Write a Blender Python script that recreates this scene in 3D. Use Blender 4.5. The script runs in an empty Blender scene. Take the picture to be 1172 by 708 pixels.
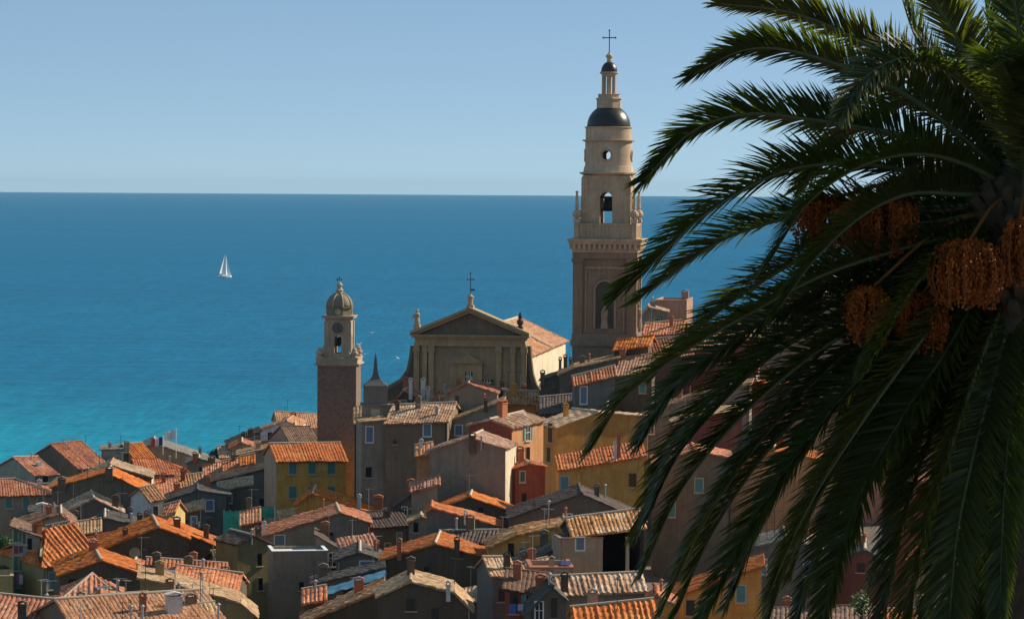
import bpy, math, random
from mathutils import Vector, Matrix, noise
random.seed(7)
R = math.radians
sc = bpy.context.scene
COL = sc.collection

# ------------------------------------------------------------------ camera, sky, sun, exposure
W, H, F = 1172.0, 708.0, 3400.0          # pixel frame of the photograph, focal length in those pixels
CAMZ = 60.0
SEA_END = 28000.0                        # distance of the horizon seen from 60 m up
HOR = 223.5 - CAMZ / SEA_END * F
PITCH = math.atan((354 - HOR) / F)
ROLL = R(0.36)
_F = Vector((0, math.cos(PITCH), -math.sin(PITCH)))
_R0 = Vector((1, 0, 0)); _U0 = _R0.cross(_F)
_R = _R0 * math.cos(ROLL) + _U0 * math.sin(ROLL)
_U = _U0 * math.cos(ROLL) - _R0 * math.sin(ROLL)
CAM = Vector((0, 0, CAMZ))
cd = bpy.data.cameras.new('camera'); cam = bpy.data.objects.new('camera', cd); COL.objects.link(cam)
cd.sensor_fit = 'HORIZONTAL'; cd.angle = 2 * math.atan(W / 2 / F)
cd.clip_start = 0.5; cd.clip_end = 600000
m = Matrix((_R, _U, -_F)).transposed().to_4x4(); m.translation = CAM
cam.matrix_world = m
sc.camera = cam

SUN_AZ, SUN_EL = R(64), R(33)            # azimuth from +Y towards +X
SUNV = Vector((math.sin(SUN_AZ) * math.cos(SUN_EL), math.cos(SUN_AZ) * math.cos(SUN_EL), math.sin(SUN_EL)))
wd = bpy.data.worlds.new('World'); sc.world = wd; wd.use_nodes = True
nt = wd.node_tree
sky = nt.nodes.new('ShaderNodeTexSky'); sky.sky_type = 'NISHITA'; sky.sun_disc = False
sky.sun_elevation = SUN_EL; sky.sun_rotation = SUN_AZ
sky.altitude = 0; sky.air_density = 0.35; sky.dust_density = 0.0; sky.ozone_density = 1.0
bg = nt.nodes['Background']; bg.inputs['Strength'].default_value = 0.09
tint = nt.nodes.new('ShaderNodeMix'); tint.data_type = 'RGBA'; tint.inputs[0].default_value = 0.5     # even haze veil: flat pale blue mixed into the clear sky's colour
tint.inputs[7].default_value = (2.35, 3.95, 5.1, 1)
nt.links.new(sky.outputs[0], tint.inputs[6]); nt.links.new(tint.outputs[2], bg.inputs['Color'])
sl = bpy.data.lights.new('sun', 'SUN'); sun = bpy.data.objects.new('sun', sl); COL.objects.link(sun)
sl.energy = 5.0; sl.angle = R(0.5); sl.color = (1.0, 0.86, 0.66)
sun.rotation_euler = SUNV.to_track_quat('Z', 'Y').to_euler(); sun.location = (60, 40, 140)
sc.view_settings.view_transform = 'Standard'; sc.view_settings.look = 'None'
sc.view_settings.gamma = 1; sc.view_settings.exposure = 0.32
sc.render.engine = 'CYCLES'
sc.cycles.max_bounces = 5; sc.cycles.diffuse_bounces = 3; sc.cycles.transparent_max_bounces = 6
sc.cycles.use_denoising = True

def ray(x, y):
    return _F * F + _R * (x - W / 2) + _U * (H / 2 - y)
def P(x, y, Y):
    d = ray(x, y); return CAM + d * (Y / d.y)
def proj(p):
    d = Vector(p) - CAM; k = F / d.dot(_F)
    return W / 2 + d.dot(_R) * k, H / 2 - d.dot(_U) * k

# ------------------------------------------------------------------ mesh and object helpers
class MB:
    def __init__(s): s.v = []; s.f = []; s.uv = []
    def add(s, vs, fs, uvs=None):
        o = len(s.v); s.v += [Vector(p) for p in vs]; s.f += [tuple(i + o for i in f) for f in fs]
        s.uv += list(uvs) if uvs else [(p[0], p[1]) for p in vs]
    def box(s, lo, hi, fr=None):
        x0, y0, z0 = lo; x1, y1, z1 = hi
        vs = [Vector(p) for p in ((x0,y0,z0),(x1,y0,z0),(x1,y1,z0),(x0,y1,z0),(x0,y0,z1),(x1,y0,z1),(x1,y1,z1),(x0,y1,z1))]
        if fr is not None: vs = [fr @ p for p in vs]
        s.add(vs, [(0,3,2,1),(4,5,6,7),(0,1,5,4),(1,2,6,5),(2,3,7,6),(3,0,4,7)])
    def tube(s, pts, r, n=6, taper=None, caps=True):
        pts = [Vector(p) for p in pts]; rings = []; vs = []; k = len(pts)
        for i, p in enumerate(pts):
            t = (pts[min(i+1, k-1)] - pts[max(i-1, 0)]).normalized()
            a = t.orthogonal().normalized() if i == 0 else (pa - t * pa.dot(t)).normalized()
            pa = a; b = t.cross(a)
            rr = r[i] if isinstance(r, (list, tuple)) else r
            for j in range(n):
                an = 2 * math.pi * j / n
                vs.append(p + a * (rr * math.cos(an)) + b * (rr * math.sin(an)))
        fs = []
        for i in range(k - 1):
            for j in range(n):
                fs.append((i*n+j, i*n+(j+1) % n, (i+1)*n+(j+1) % n, (i+1)*n+j))
        if caps: fs.append(tuple(range(n-1, -1, -1))); fs.append(tuple(range((k-1)*n, k*n)))
        s.add(vs, fs)
    def lathe(s, prof, c=(0, 0, 0), n=32, sq=None, rot=0.0):
        """prof: (radius, z) from bottom to top round the z axis at c; n=4, rot=45deg gives square shafts."""
        c = Vector(c); vs = []; fs = []
        for r, z in prof:
            for j in range(n):
                an = 2 * math.pi * j / n + rot
                vs.append(c + Vector((r * math.cos(an), r * math.sin(an), z)))
        for i in range(len(prof) - 1):
            for j in range(n):
                fs.append((i*n+j, i*n+(j+1) % n, (i+1)*n+(j+1) % n, (i+1)*n+j))
        fs.append(tuple(range(n-1, -1, -1))); fs.append(tuple(range((len(prof)-1)*n, len(prof)*n)))
        s.add(vs, fs)
    def loft(s, A, B):
        """closed solid between two polygons with the same number of corners"""
        n = len(A); fs = [tuple(range(n)), tuple(range(2*n-1, n-1, -1))]
        for i in range(n): fs.append((i, i+n, (i+1) % n + n, (i+1) % n))
        s.add(list(A) + list(B), fs)
    def build(s, name, mat, parent=None, smooth=False, recalc=False):
        me = bpy.data.meshes.new(name)
        me.from_pydata([tuple(p) for p in s.v], [], s.f)
        ul = me.uv_layers.new(name='UVMap')
        li = [0] * len(me.loops); me.loops.foreach_get('vertex_index', li)
        flat = []
        for i in li: flat += [s.uv[i][0], s.uv[i][1]]
        ul.data.foreach_set('uv', flat)
        if recalc:
            import bmesh
            bm = bmesh.new(); bm.from_mesh(me); bmesh.ops.recalc_face_normals(bm, faces=bm.faces); bm.to_mesh(me); bm.free()
        if smooth: me.polygons.foreach_set('use_smooth', [True] * len(me.polygons))
        me.materials.append(mat)
        o = bpy.data.objects.new(name, me); COL.objects.link(o)
        if parent is not None: o.parent = parent
        return o

def tag(o, label=None, cat=None, group=None, kind=None):
    if label: o['label'] = label
    if cat: o['category'] = cat
    if group: o['group'] = group
    if kind: o['kind'] = kind
    return o
def thing(name, label, cat, loc=(0, 0, 0), rz=0, group=None):
    o = bpy.data.objects.new(name, None); COL.objects.link(o)
    o.location = loc; o.rotation_euler = (0, 0, rz); o.empty_display_size = 0.5
    return tag(o, label, cat, group)

# ------------------------------------------------------------------ materials
class N:
    def __init__(s, name):
        s.m = bpy.data.materials.new(name); s.m.use_nodes = True; s.t = s.m.node_tree
        s.p = s.t.nodes['Principled BSDF']; s.out = s.t.nodes['Material Output']
    def n(s, typ, **kw):
        x = s.t.nodes.new(typ)
        for k, v in kw.items():
            if k.startswith('i_'): x.inputs[k[2:].replace('_', ' ')].default_value = v
            else: setattr(x, k, v)
        return x
    def l(s, a, b): s.t.links.new(a, b)
    def math(s, op, a, b=None):
        x = s.n('ShaderNodeMath', operation=op)
        for i, v in enumerate((a, b)):
            if v is None: continue
            if isinstance(v, (int, float)): x.inputs[i].default_value = v
            else: s.l(v, x.inputs[i])
        return x.outputs[0]
    def mix(s, fac, a, b, blend='MIX'):
        x = s.n('ShaderNodeMix', data_type='RGBA', blend_type=blend)
        for i, v in ((0, fac), (6, a), (7, b)):
            if isinstance(v, (int, float)): x.inputs[i].default_value = v
            elif isinstance(v, tuple): x.inputs[i].default_value = (*v, 1) if len(v) == 3 else v
            else: s.l(v, x.inputs[i])
        return x.outputs[2]
    def ramp(s, fac, stops):
        x = s.n('ShaderNodeValToRGB'); e = x.color_ramp.elements
        while len(e) < len(stops): e.new(0.5)
        for i, (p, c) in enumerate(stops):
            e[i].position = p; e[i].color = (*c, 1) if isinstance(c, tuple) else (c, c, c, 1)
        s.l(fac, x.inputs[0]); return x.outputs[0]
    def coord(s):
        """object coordinates shifted by a random amount per object"""
        tc = s.n('ShaderNodeTexCoord'); oi = s.n('ShaderNodeObjectInfo')
        va = s.n('ShaderNodeVectorMath', operation='ADD')
        cm = s.n('ShaderNodeCombineXYZ')
        k = s.math('MULTIPLY', oi.outputs['Random'], 91.0)
        for i in range(3): s.l(k, cm.inputs[i])
        s.l(tc.outputs['Object'], va.inputs[0]); s.l(cm.outputs[0], va.inputs[1]); return va.outputs[0]
    def noise(s, vec, scale, detail=4, rough=0.6, sx=None):
        if sx:
            mp = s.n('ShaderNodeMapping'); mp.inputs['Scale'].default_value = sx; s.l(vec, mp.inputs[0]); vec = mp.outputs[0]
        x = s.n('ShaderNodeTexNoise'); x.inputs['Scale'].default_value = scale
        x.inputs['Detail'].default_value = detail; x.inputs['Roughness'].default_value = rough
        s.l(vec, x.inputs['Vector']); return x.outputs['Fac']
    def bump(s, h, strength, dist=0.05):
        b = s.n('ShaderNodeBump'); b.inputs['Strength'].default_value = strength; b.inputs['Distance'].default_value = dist
        s.l(h, b.inputs['Height']); s.l(b.outputs[0], s.p.inputs['Normal'])

_mats = {}
def sc3(c, k): return tuple(min(1, x * k) for x in c)
def plaster(c, rough=0.9, worn=1.0):
    key = ('pl', c, worn)
    if key in _mats: return _mats[key]
    a = N('plaster'); v = a.coord()
    big = a.noise(v, 0.35, 5); fine = a.noise(v, 4.0, 5, 0.7)
    streak = a.noise(v, 1.0, 5, 0.65, sx=(2.2, 2.2, 0.14))
    col = a.mix(a.ramp(big, [(0.35, 0.0), (0.68, 1.0)]), sc3(c, 0.56), sc3(c, 1.26))
    col = a.mix(a.math('MULTIPLY', a.ramp(streak, [(0.45, 0.0), (0.64, 1.0)]), 0.82 * worn), col, (c[0]*0.42, c[1]*0.40, c[2]*0.38))
    patch = a.noise(v, 0.9, 6, 0.7)
    g = sum(c) / 3
    col = a.mix(a.math('MULTIPLY', a.ramp(patch, [(0.55, 0.0), (0.59, 1.0)]), 0.75 * worn), col, (g * 1.15, g * 1.0, g * 0.78))
    col = a.mix(0.55, col, a.mix(fine, sc3(c, 0.55), sc3(c, 1.3)))
    crk = a.noise(v, 0.7, 9, 0.8, sx=(1.0, 1.0, 0.55))
    col = a.mix(a.math('MULTIPLY', a.ramp(crk, [(0.485, 0.0), (0.50, 1.0), (0.515, 0.0)]), 0.35 * worn), col, sc3(c, 0.35))
    a.l(col, a.p.inputs['Base Color']); a.p.inputs['Roughness'].default_value = rough
    a.bump(fine, 0.5, 0.06)
    _mats[key] = a.m; return a.m
def rubble(c):
    key = ('ru', c)
    if key in _mats: return _mats[key]
    a = N('stone_masonry'); v = a.coord()
    vo = a.n('ShaderNodeTexVoronoi'); vo.inputs['Scale'].default_value = 2.6; a.l(v, vo.inputs['Vector'])
    big = a.noise(v, 0.4, 5); fine = a.noise(v, 5.0, 4)
    sep = a.n('ShaderNodeSeparateColor'); a.l(vo.outputs['Color'], sep.inputs[0])
    col = a.mix(sep.outputs[0], sc3(c, 0.55), sc3(c, 1.35))
    col = a.mix(a.ramp(big, [(0.4, 0.0), (0.65, 1.0)]), col, sc3(c, 0.8))
    col = a.mix(a.ramp(vo.outputs['Distance'], [(0.35, 0.0), (0.6, 1.0)]), col, sc3(c, 1.1))
    col = a.mix(a.math('MULTIPLY', fine, 0.5), col, sc3(c, 0.5))
    a.l(col, a.p.inputs['Base Color']); a.p.inputs['Roughness'].default_value = 0.95
    a.bump(vo.outputs['Distance'], 0.6, 0.08)
    _mats[key] = a.m; return a.m
TILES = {   # dark, mid, light tile colours
    'orange': ((0.26,0.065,0.016), (0.60,0.155,0.028), (0.76,0.33,0.11)),
    'red':    ((0.15,0.045,0.022), (0.42,0.115,0.042), (0.60,0.30,0.15)),
    'tan':    ((0.22,0.115,0.055), (0.52,0.31,0.15), (0.72,0.54,0.34)),
    'pink':   ((0.22,0.085,0.045), (0.52,0.24,0.12), (0.70,0.46,0.28)),
    'brown':  ((0.09,0.05,0.035), (0.19,0.10,0.065), (0.32,0.19,0.12)),
    'mottle': ((0.15,0.07,0.035), (0.48,0.23,0.10), (0.74,0.57,0.38)),
    'slate':  ((0.045,0.040,0.036), (0.085,0.074,0.066), (0.15,0.13,0.115)),  # slate tone, also used to put shade into roofs lying in shadow
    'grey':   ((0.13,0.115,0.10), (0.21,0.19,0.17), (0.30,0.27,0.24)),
    'dark':   ((0.05,0.035,0.03), (0.09,0.06,0.05), (0.15,0.10,0.08)),  # near-black tile, its tone carries the shade of shadowed roofs as well
}
def tiles(kind, per=0.4):
    key = ('ti', kind, per)
    if key in _mats: return _mats[key]
    d, mi, li = TILES[kind]
    a = N('roof_tiles_' + kind); uv = a.n('ShaderNodeUVMap'); v = a.coord()
    sx = a.n('ShaderNodeSeparateXYZ'); a.l(uv.outputs[0], sx.inputs[0])
    oi = a.n('ShaderNodeObjectInfo')
    cx = a.math('FLOOR', a.math('DIVIDE', sx.outputs[0], per / 2)); cy = a.math('FLOOR', a.math('DIVIDE', sx.outputs[1], 0.42))
    cb = a.n('ShaderNodeCombineXYZ'); a.l(cx, cb.inputs[0]); a.l(cy, cb.inputs[1]); a.l(a.math('MULTIPLY', oi.outputs['Random'], 50.0), cb.inputs[2])
    wn = a.n('ShaderNodeTexWhiteNoise'); a.l(cb.outputs[0], wn.inputs[0])
    colr = a.ramp(wn.outputs['Value'], [(0.0, d), (0.25, mi), (0.8, mi), (1.0, li)])
    # rectangular repairs: whole fields of newer, paler or darker tile
    bx = a.math('FLOOR', a.math('ADD', a.math('DIVIDE', sx.outputs[0], 1.7), a.math('MULTIPLY', oi.outputs['Random'], 9.0))); by = a.math('FLOOR', a.math('DIVIDE', sx.outputs[1], 1.5))
    c2 = a.n('ShaderNodeCombineXYZ'); a.l(bx, c2.inputs[0]); a.l(by, c2.inputs[1]); a.l(a.math('MULTIPLY', oi.outputs['Random'], 77.0), c2.inputs[2])
    w2 = a.n('ShaderNodeTexWhiteNoise'); a.l(c2.outputs[0], w2.inputs[0])
    colr = a.mix(a.ramp(w2.outputs['Value'], [(0.0, 0.55), (0.17, 0.55), (0.18, 0.0), (1.0, 0.0)]), colr, sc3(li, 0.95)); colr = a.mix(a.ramp(w2.outputs['Value'], [(0.0, 0.0), (0.80, 0.0), (0.81, 0.5), (1.0, 0.5)]), colr, sc3(d, 1.1))
    # roof age differs from house to house
    hs = a.n('ShaderNodeHueSaturation'); a.l(a.math('ADD', a.math('MULTIPLY', oi.outputs['Random'], 0.45), 0.72), hs.inputs['Saturation']); a.l(a.math('ADD', a.math('MULTIPLY', a.math('FRACT', a.math('MULTIPLY', oi.outputs['Random'], 7.31)), 0.4), 0.78), hs.inputs['Value']); a.l(colr, hs.inputs['Color']); colr = hs.outputs[0]
    big = a.noise(v, 0.5, 6, 0.7); fine = a.noise(v, 2.3, 6, 0.75)
    colr = a.mix(a.math('MULTIPLY', a.ramp(big, [(0.42, 0.0), (0.62, 1.0)]), 0.6), colr, mi)
    colr = a.mix(a.math('MULTIPLY', a.ramp(fine, [(0.50, 0.0), (0.62, 1.0)]), 0.8), colr, sc3(d, 0.8))
    lich = a.noise(v, 1.5, 8, 0.8)
    g = (mi[0] + 0.2) * 0.6
    colr = a.mix(a.math('MULTIPLY', a.ramp(lich, [(0.56, 0.0), (0.70, 1.0)]), 0.55), colr, (g, g * 0.82, g * 0.62))
    a.l(colr, a.p.inputs['Base Color']); a.p.inputs['Roughness'].default_value = 0.85
    a.bump(fine, 0.35, 0.05)
    _mats[key] = a.m; return a.m
def plain(name, c, rough=0.6, metal=0.0, var=0.25, scale=3.0):
    key = ('p', name, c)
    if key in _mats: return _mats[key]
    a = N(name); v = a.coord(); f = a.noise(v, scale, 5, 0.7)
    a.l(a.mix(f, sc3(c, 1 - var), sc3(c, 1 + var)), a.p.inputs['Base Color'])
    a.p.inputs['Roughness'].default_value = rough; a.p.inputs['Metallic'].default_value = metal
    _mats[key] = a.m; return a.m
GLASS = plain('window_glass', (0.015, 0.02, 0.025), 0.12)
TEAL = plain('teal_paint', (0.09, 0.26, 0.25), 0.6)
GREEN = plain('green_paint', (0.05, 0.15, 0.11), 0.6)
BLUE = plain('blue_paint', (0.12, 0.19, 0.26), 0.5)
WHITE = plain('white_paint', (0.72, 0.70, 0.66), 0.7, var=0.12)
CREAM = plain('lime_mortar', (0.48, 0.40, 0.30), 0.9)
DARKM = plain('weathered_metal', (0.06, 0.06, 0.065), 0.5, 0.6)
GALV = plain('galvanised_metal', (0.42, 0.43, 0.44), 0.45, 0.7)
TERRA = plain('terracotta', (0.38, 0.13, 0.06), 0.85)
WOOD = plain('old_wood', (0.10, 0.065, 0.04), 0.8)
# wall colours
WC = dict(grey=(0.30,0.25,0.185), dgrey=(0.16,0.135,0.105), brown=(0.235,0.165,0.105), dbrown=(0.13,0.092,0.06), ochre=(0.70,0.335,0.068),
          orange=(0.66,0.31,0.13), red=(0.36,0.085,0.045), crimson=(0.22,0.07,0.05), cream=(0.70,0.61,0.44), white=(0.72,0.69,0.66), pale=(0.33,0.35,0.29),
          bluegrey=(0.17,0.165,0.15), yellow=(0.66,0.50,0.18), tan=(0.42,0.31,0.21), olive=(0.34,0.26,0.11), pink=(0.42,0.24,0.17), white_shaded=(0.62,0.61,0.70), black=(0.03,0.028,0.03))
# ------------------------------------------------------------------ houses
BASES = []          # (x, y, z) of every building's foot, the terrain is laid through them
def roof_patch(mb, a, b, c, d, per=0.4, amp=0.07, cl=0.0, cr=0.0, thick=0.16, seed=0):
    """tiled roof plane: a-b eave, c-d ridge (c above a); cl/cr = metres of eave cut off by a hip at each end.  Rolls of tile run up the slope."""
    a, b, c, d = Vector(a), Vector(b), Vector(c), Vector(d)
    Wd = (b - a).length; L = max(((c - a).length + (d - b).length) / 2, 0.3)
    nrm = (b - a).cross(c - a).normalized(); flip = False
    if nrm.z < 0: nrm = -nrm; flip = True
    nx = max(2, int(round(Wd / per))) * 6; ny = max(2, int(L / 0.45))
    vs = []; uv = []; lo = []
    rnd = random.Random(seed + int(Wd * 1000))
    colj = [rnd.uniform(-0.02, 0.02) for _ in range(nx // 6 + 2)]
    nc = nx // 6; sh = [0.0] + [rnd.uniform(-.16, .16) for _ in range(nc - 1)] + [0.0]
    ca = [rnd.uniform(.55, 1.2) for _ in range(nc + 1)]; ce = [rnd.uniform(-.07, .07) for _ in range(nc + 1)]
    slip = [[(rnd.uniform(.03, .09) if rnd.random() < .05 else 0) for _ in range(nc + 1)] for _ in range(ny + 1)]
    for j in range(ny + 1):
        for i in range(nx + 1):
            k6 = i // 6; f6 = (i % 6) / 6.0; cw = k6 + sh[k6] + f6 * (1 + (sh[k6 + 1] - sh[k6] if k6 < nc else 0))
            u = min(1.0, max(0.0, cw / nc)); s = u * Wd; tm = 1.0
            if cl: tm = min(tm, s / cl)
            if cr: tm = min(tm, (Wd - s) / cr)
            t = j / ny * tm
            if j == 0 and tm > .5: t = ce[k6] / L
            p = a.lerp(b, u).lerp(c.lerp(d, u), t)
            ph = (i % 6) / 6.0
            w = abs(math.sin(math.pi * ph)) ** (0.8 if per < .5 else 2.6)
            z = amp * w * ca[k6] + slip[j][k6] + colj[k6] + rnd.uniform(-0.012, 0.012) + 0.03 * math.sin(j * 2.4 + i // 6)
            sag = noise.noise(p * 0.35 + Vector((seed * 1.7, 0, 0))) * 0.10
            vs.append(p + nrm * (z + sag)); lo.append(p - nrm * thick); uv.append((s, t * L))
    n1 = nx + 1; fs = []
    for j in range(ny):
        for i in range(nx):
            q = (j*n1+i, j*n1+i+1, (j+1)*n1+i+1, (j+1)*n1+i)
            fs.append(q[::-1] if flip else q)
    k = len(vs); vs2 = []; loop = [i for i in range(nx + 1)] + [j*n1+nx for j in range(1, ny + 1)] + [ny*n1+i for i in range(nx - 1, -1, -1)] + [j*n1 for j in range(ny - 1, 0, -1)]
    for q, i in enumerate(loop): vs2.append(lo[i])
    nl = len(loop)
    for q in range(nl):
        f = (loop[q], k + q, k + (q + 1) % nl, loop[(q + 1) % nl])
        fs.append(f[::-1] if flip else f)
    fs.append(tuple(range(k, k + nl)) if flip else tuple(range(k + nl - 1, k - 1, -1)))
    mb.add(vs + vs2, fs, uv + [uv[i] for i in loop])

class House: pass

def pipe_mesh(mb, x, y, z, h):
    mb.tube([(x, y, z - .5), (x, y, z + h)], 0.11, 8); mb.lathe([(0.20, z + h), (0.22, z + h + .06), (0.03, z + h + .2)], (x, y, 0), 8)
def brick_chimney(mb, x, y, z, h, w):
    mb.box((x - w/2, y - w*.35, z - .6), (x + w/2, y + w*.35, z + h - .25))
    mb.box((x - w/2 - .07, y - w*.35 - .07, z + h - .25), (x + w/2 + .07, y + w*.35 + .07, z + h - .12))
    for sx in (-1, 1): mb.box((x + sx*w*.42 - .06, y - w*.33, z + h - .12), (x + sx*w*.42 + .06, y + w*.33, z + h + .08))
    mb.loft([(x - w/2 - .1, y - w*.4, z + h + .08), (x + w/2 + .1, y - w*.4, z + h + .08), (x, y - w*.4, z + h + .28)],
            [(x - w/2 - .1, y + w*.4, z + h + .08), (x + w/2 + .1, y + w*.4, z + h + .08), (x, y + w*.4, z + h + .28)])
def antenna_mesh(mb, x, y, z, h, rnd):
    mb.tube([(x, y, z - .3), (x, y, z + h)], 0.032, 5)
    an = rnd.uniform(-0.7, 0.7); dx, dy = math.cos(an), math.sin(an)
    zt = z + h * 0.96; L = min(0.9, h * .4)
    mb.tube([(x - dx*L*.4, y - dy*L*.4, zt), (x + dx*L, y + dy*L, zt)], 0.02, 4)
    for k in range(6):
        q = -0.35 + k * 0.25; l = 0.30 - 0.02 * k
        cx, cy = x + dx*L*q, y + dy*L*q
        mb.tube([(cx - dy*l, cy + dx*l, zt), (cx + dy*l, cy - dx*l, zt)], 0.016, 4)

def add_window(h, face, px, py, w, hh, style):
    """window on wall face f/l/r at photo pixel; window > pane, shutter, sill"""
    r = ray(px, py)
    if face == 'f': pn = Vector((0, 0, 0)); nn = Vector((0, -1, 0))
    elif face == 'l': pn = Vector((h.s0, 0, 0)); nn = Vector((-1, 0, 0))
    else: pn = Vector((h.s1, 0, 0)); nn = Vector((1, 0, 0))
    o = h.inv @ CAM; d = (h.inv.to_3x3() @ r)
    den = d.dot(nn)
    if abs(den) < 1e-6: return
    t = (pn - o).dot(nn) / den; c = o + d * t
    ax = {'f': Vector((1, 0, 0)), 'l': Vector((0, -1, 0)), 'r': Vector((0, 1, 0))}[face]
    fr = Matrix((ax, -nn, Vector((0, 0, 1)))).transposed().to_4x4(); fr.translation = c
    # local: x along wall, y into the wall, z up
    if style == 'dish':
        q = MB(); q.lathe([(.02, -.02), (w*.3, .03), (w*.5, .12), (w*.5, .15), (w*.3, .06), (.02, .01)], (0, 0, 0), 20)
        tl = fr @ Matrix.Translation((0, -.45, 0)) @ Matrix.Rotation(math.pi / 2 + .3, 4, 'X'); q.v = [tl @ z for z in q.v]
        q.tube([fr @ Vector((0, 0, -.2)), fr @ Vector((0, -.42, -.02))], .04, 6); q.build('satellite_dish', plain('dish_paint', (.42, .36, .30), .6), h.root); return
    dark = style in ('dark', 'small', 'open'); w *= .86; hh *= .88
    fm = MB(); b = 0.12 if not dark else 0.07
    for lo, hi in (((-w/2-b, -.05, -hh/2-b), (-w/2, .06, hh/2+b)), ((w/2, -.05, -hh/2-b), (w/2+b, .06, hh/2+b)),
                   ((-w/2, -.05, hh/2), (w/2, .06, hh/2+b)), ((-w/2, -.05, -hh/2-b), (w/2, .06, -hh/2))): fm.box(lo, hi, fr)
    fo = fm.build('window', {'white': WHITE, 'blue': WHITE}.get(style, CREAM if not dark else h.wallm), h.root)
    if style in ('teal', 'green', 'bluesh'):          # closed louvred shutters
        sm = {'teal': TEAL, 'green': GREEN, 'bluesh': BLUE}[style]
        for sx in (-1, 1):
            q = MB(); x0, x1 = (-w/2+.01, -.012) if sx < 0 else (.012, w/2-.01)
            q.box((x0, -.03, -hh/2+.01), (x1, .01, hh/2-.01), fr)
            nsl = max(4, int(hh / 0.12))
            for k in range(nsl):
                zz = -hh/2 + .08 + (hh - .16) * k / nsl
                q.box((x0+.05, -.05, zz), (x1-.05, -.031, zz + .06), fr)
            q.build('shutter', sm, fo)
    else:
        q = MB(); q.box((-w/2, -.012, -hh/2), (w/2, .02, hh/2), fr); q.build('pane', GLASS if style != 'blue' else BLUE, fo)
        if style in ('white', 'tealopen'):
            g = MB(); g.box((-.035, -.035, -hh/2), (.035, -.013, hh/2), fr); g.box((-w/2, -.034, .12), (-.036, -.013, .18), fr); g.box((.036, -.034, .12), (w/2, -.013, .18), fr)
            g.build('glazing_bar', WHITE, fo)
        if style == 'tealopen':
            for sx in (-1, 1):
                q = MB(); x0 = w/2 + b + .01; x1 = x0 + w*.5
                if sx < 0: x0, x1 = -x1, -x0
                q.box((x0, -.06, -hh/2), (x1, -.012, hh/2), fr)
                for k in range(8):
                    zz = -hh/2 + .08 + (hh - .16) * k / 8
                    q.box((x0+.05, -.08, zz), (x1-.05, -.061, zz + .07), fr)
                q.build('shutter', TEAL, fo)
    sl_ = MB(); sl_.box((-w/2-.2, -.17, -hh/2-b-.09), (w/2+.2, .03, -hh/2-b-.003), fr); sl_.build('sill', CREAM, fo)

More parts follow.
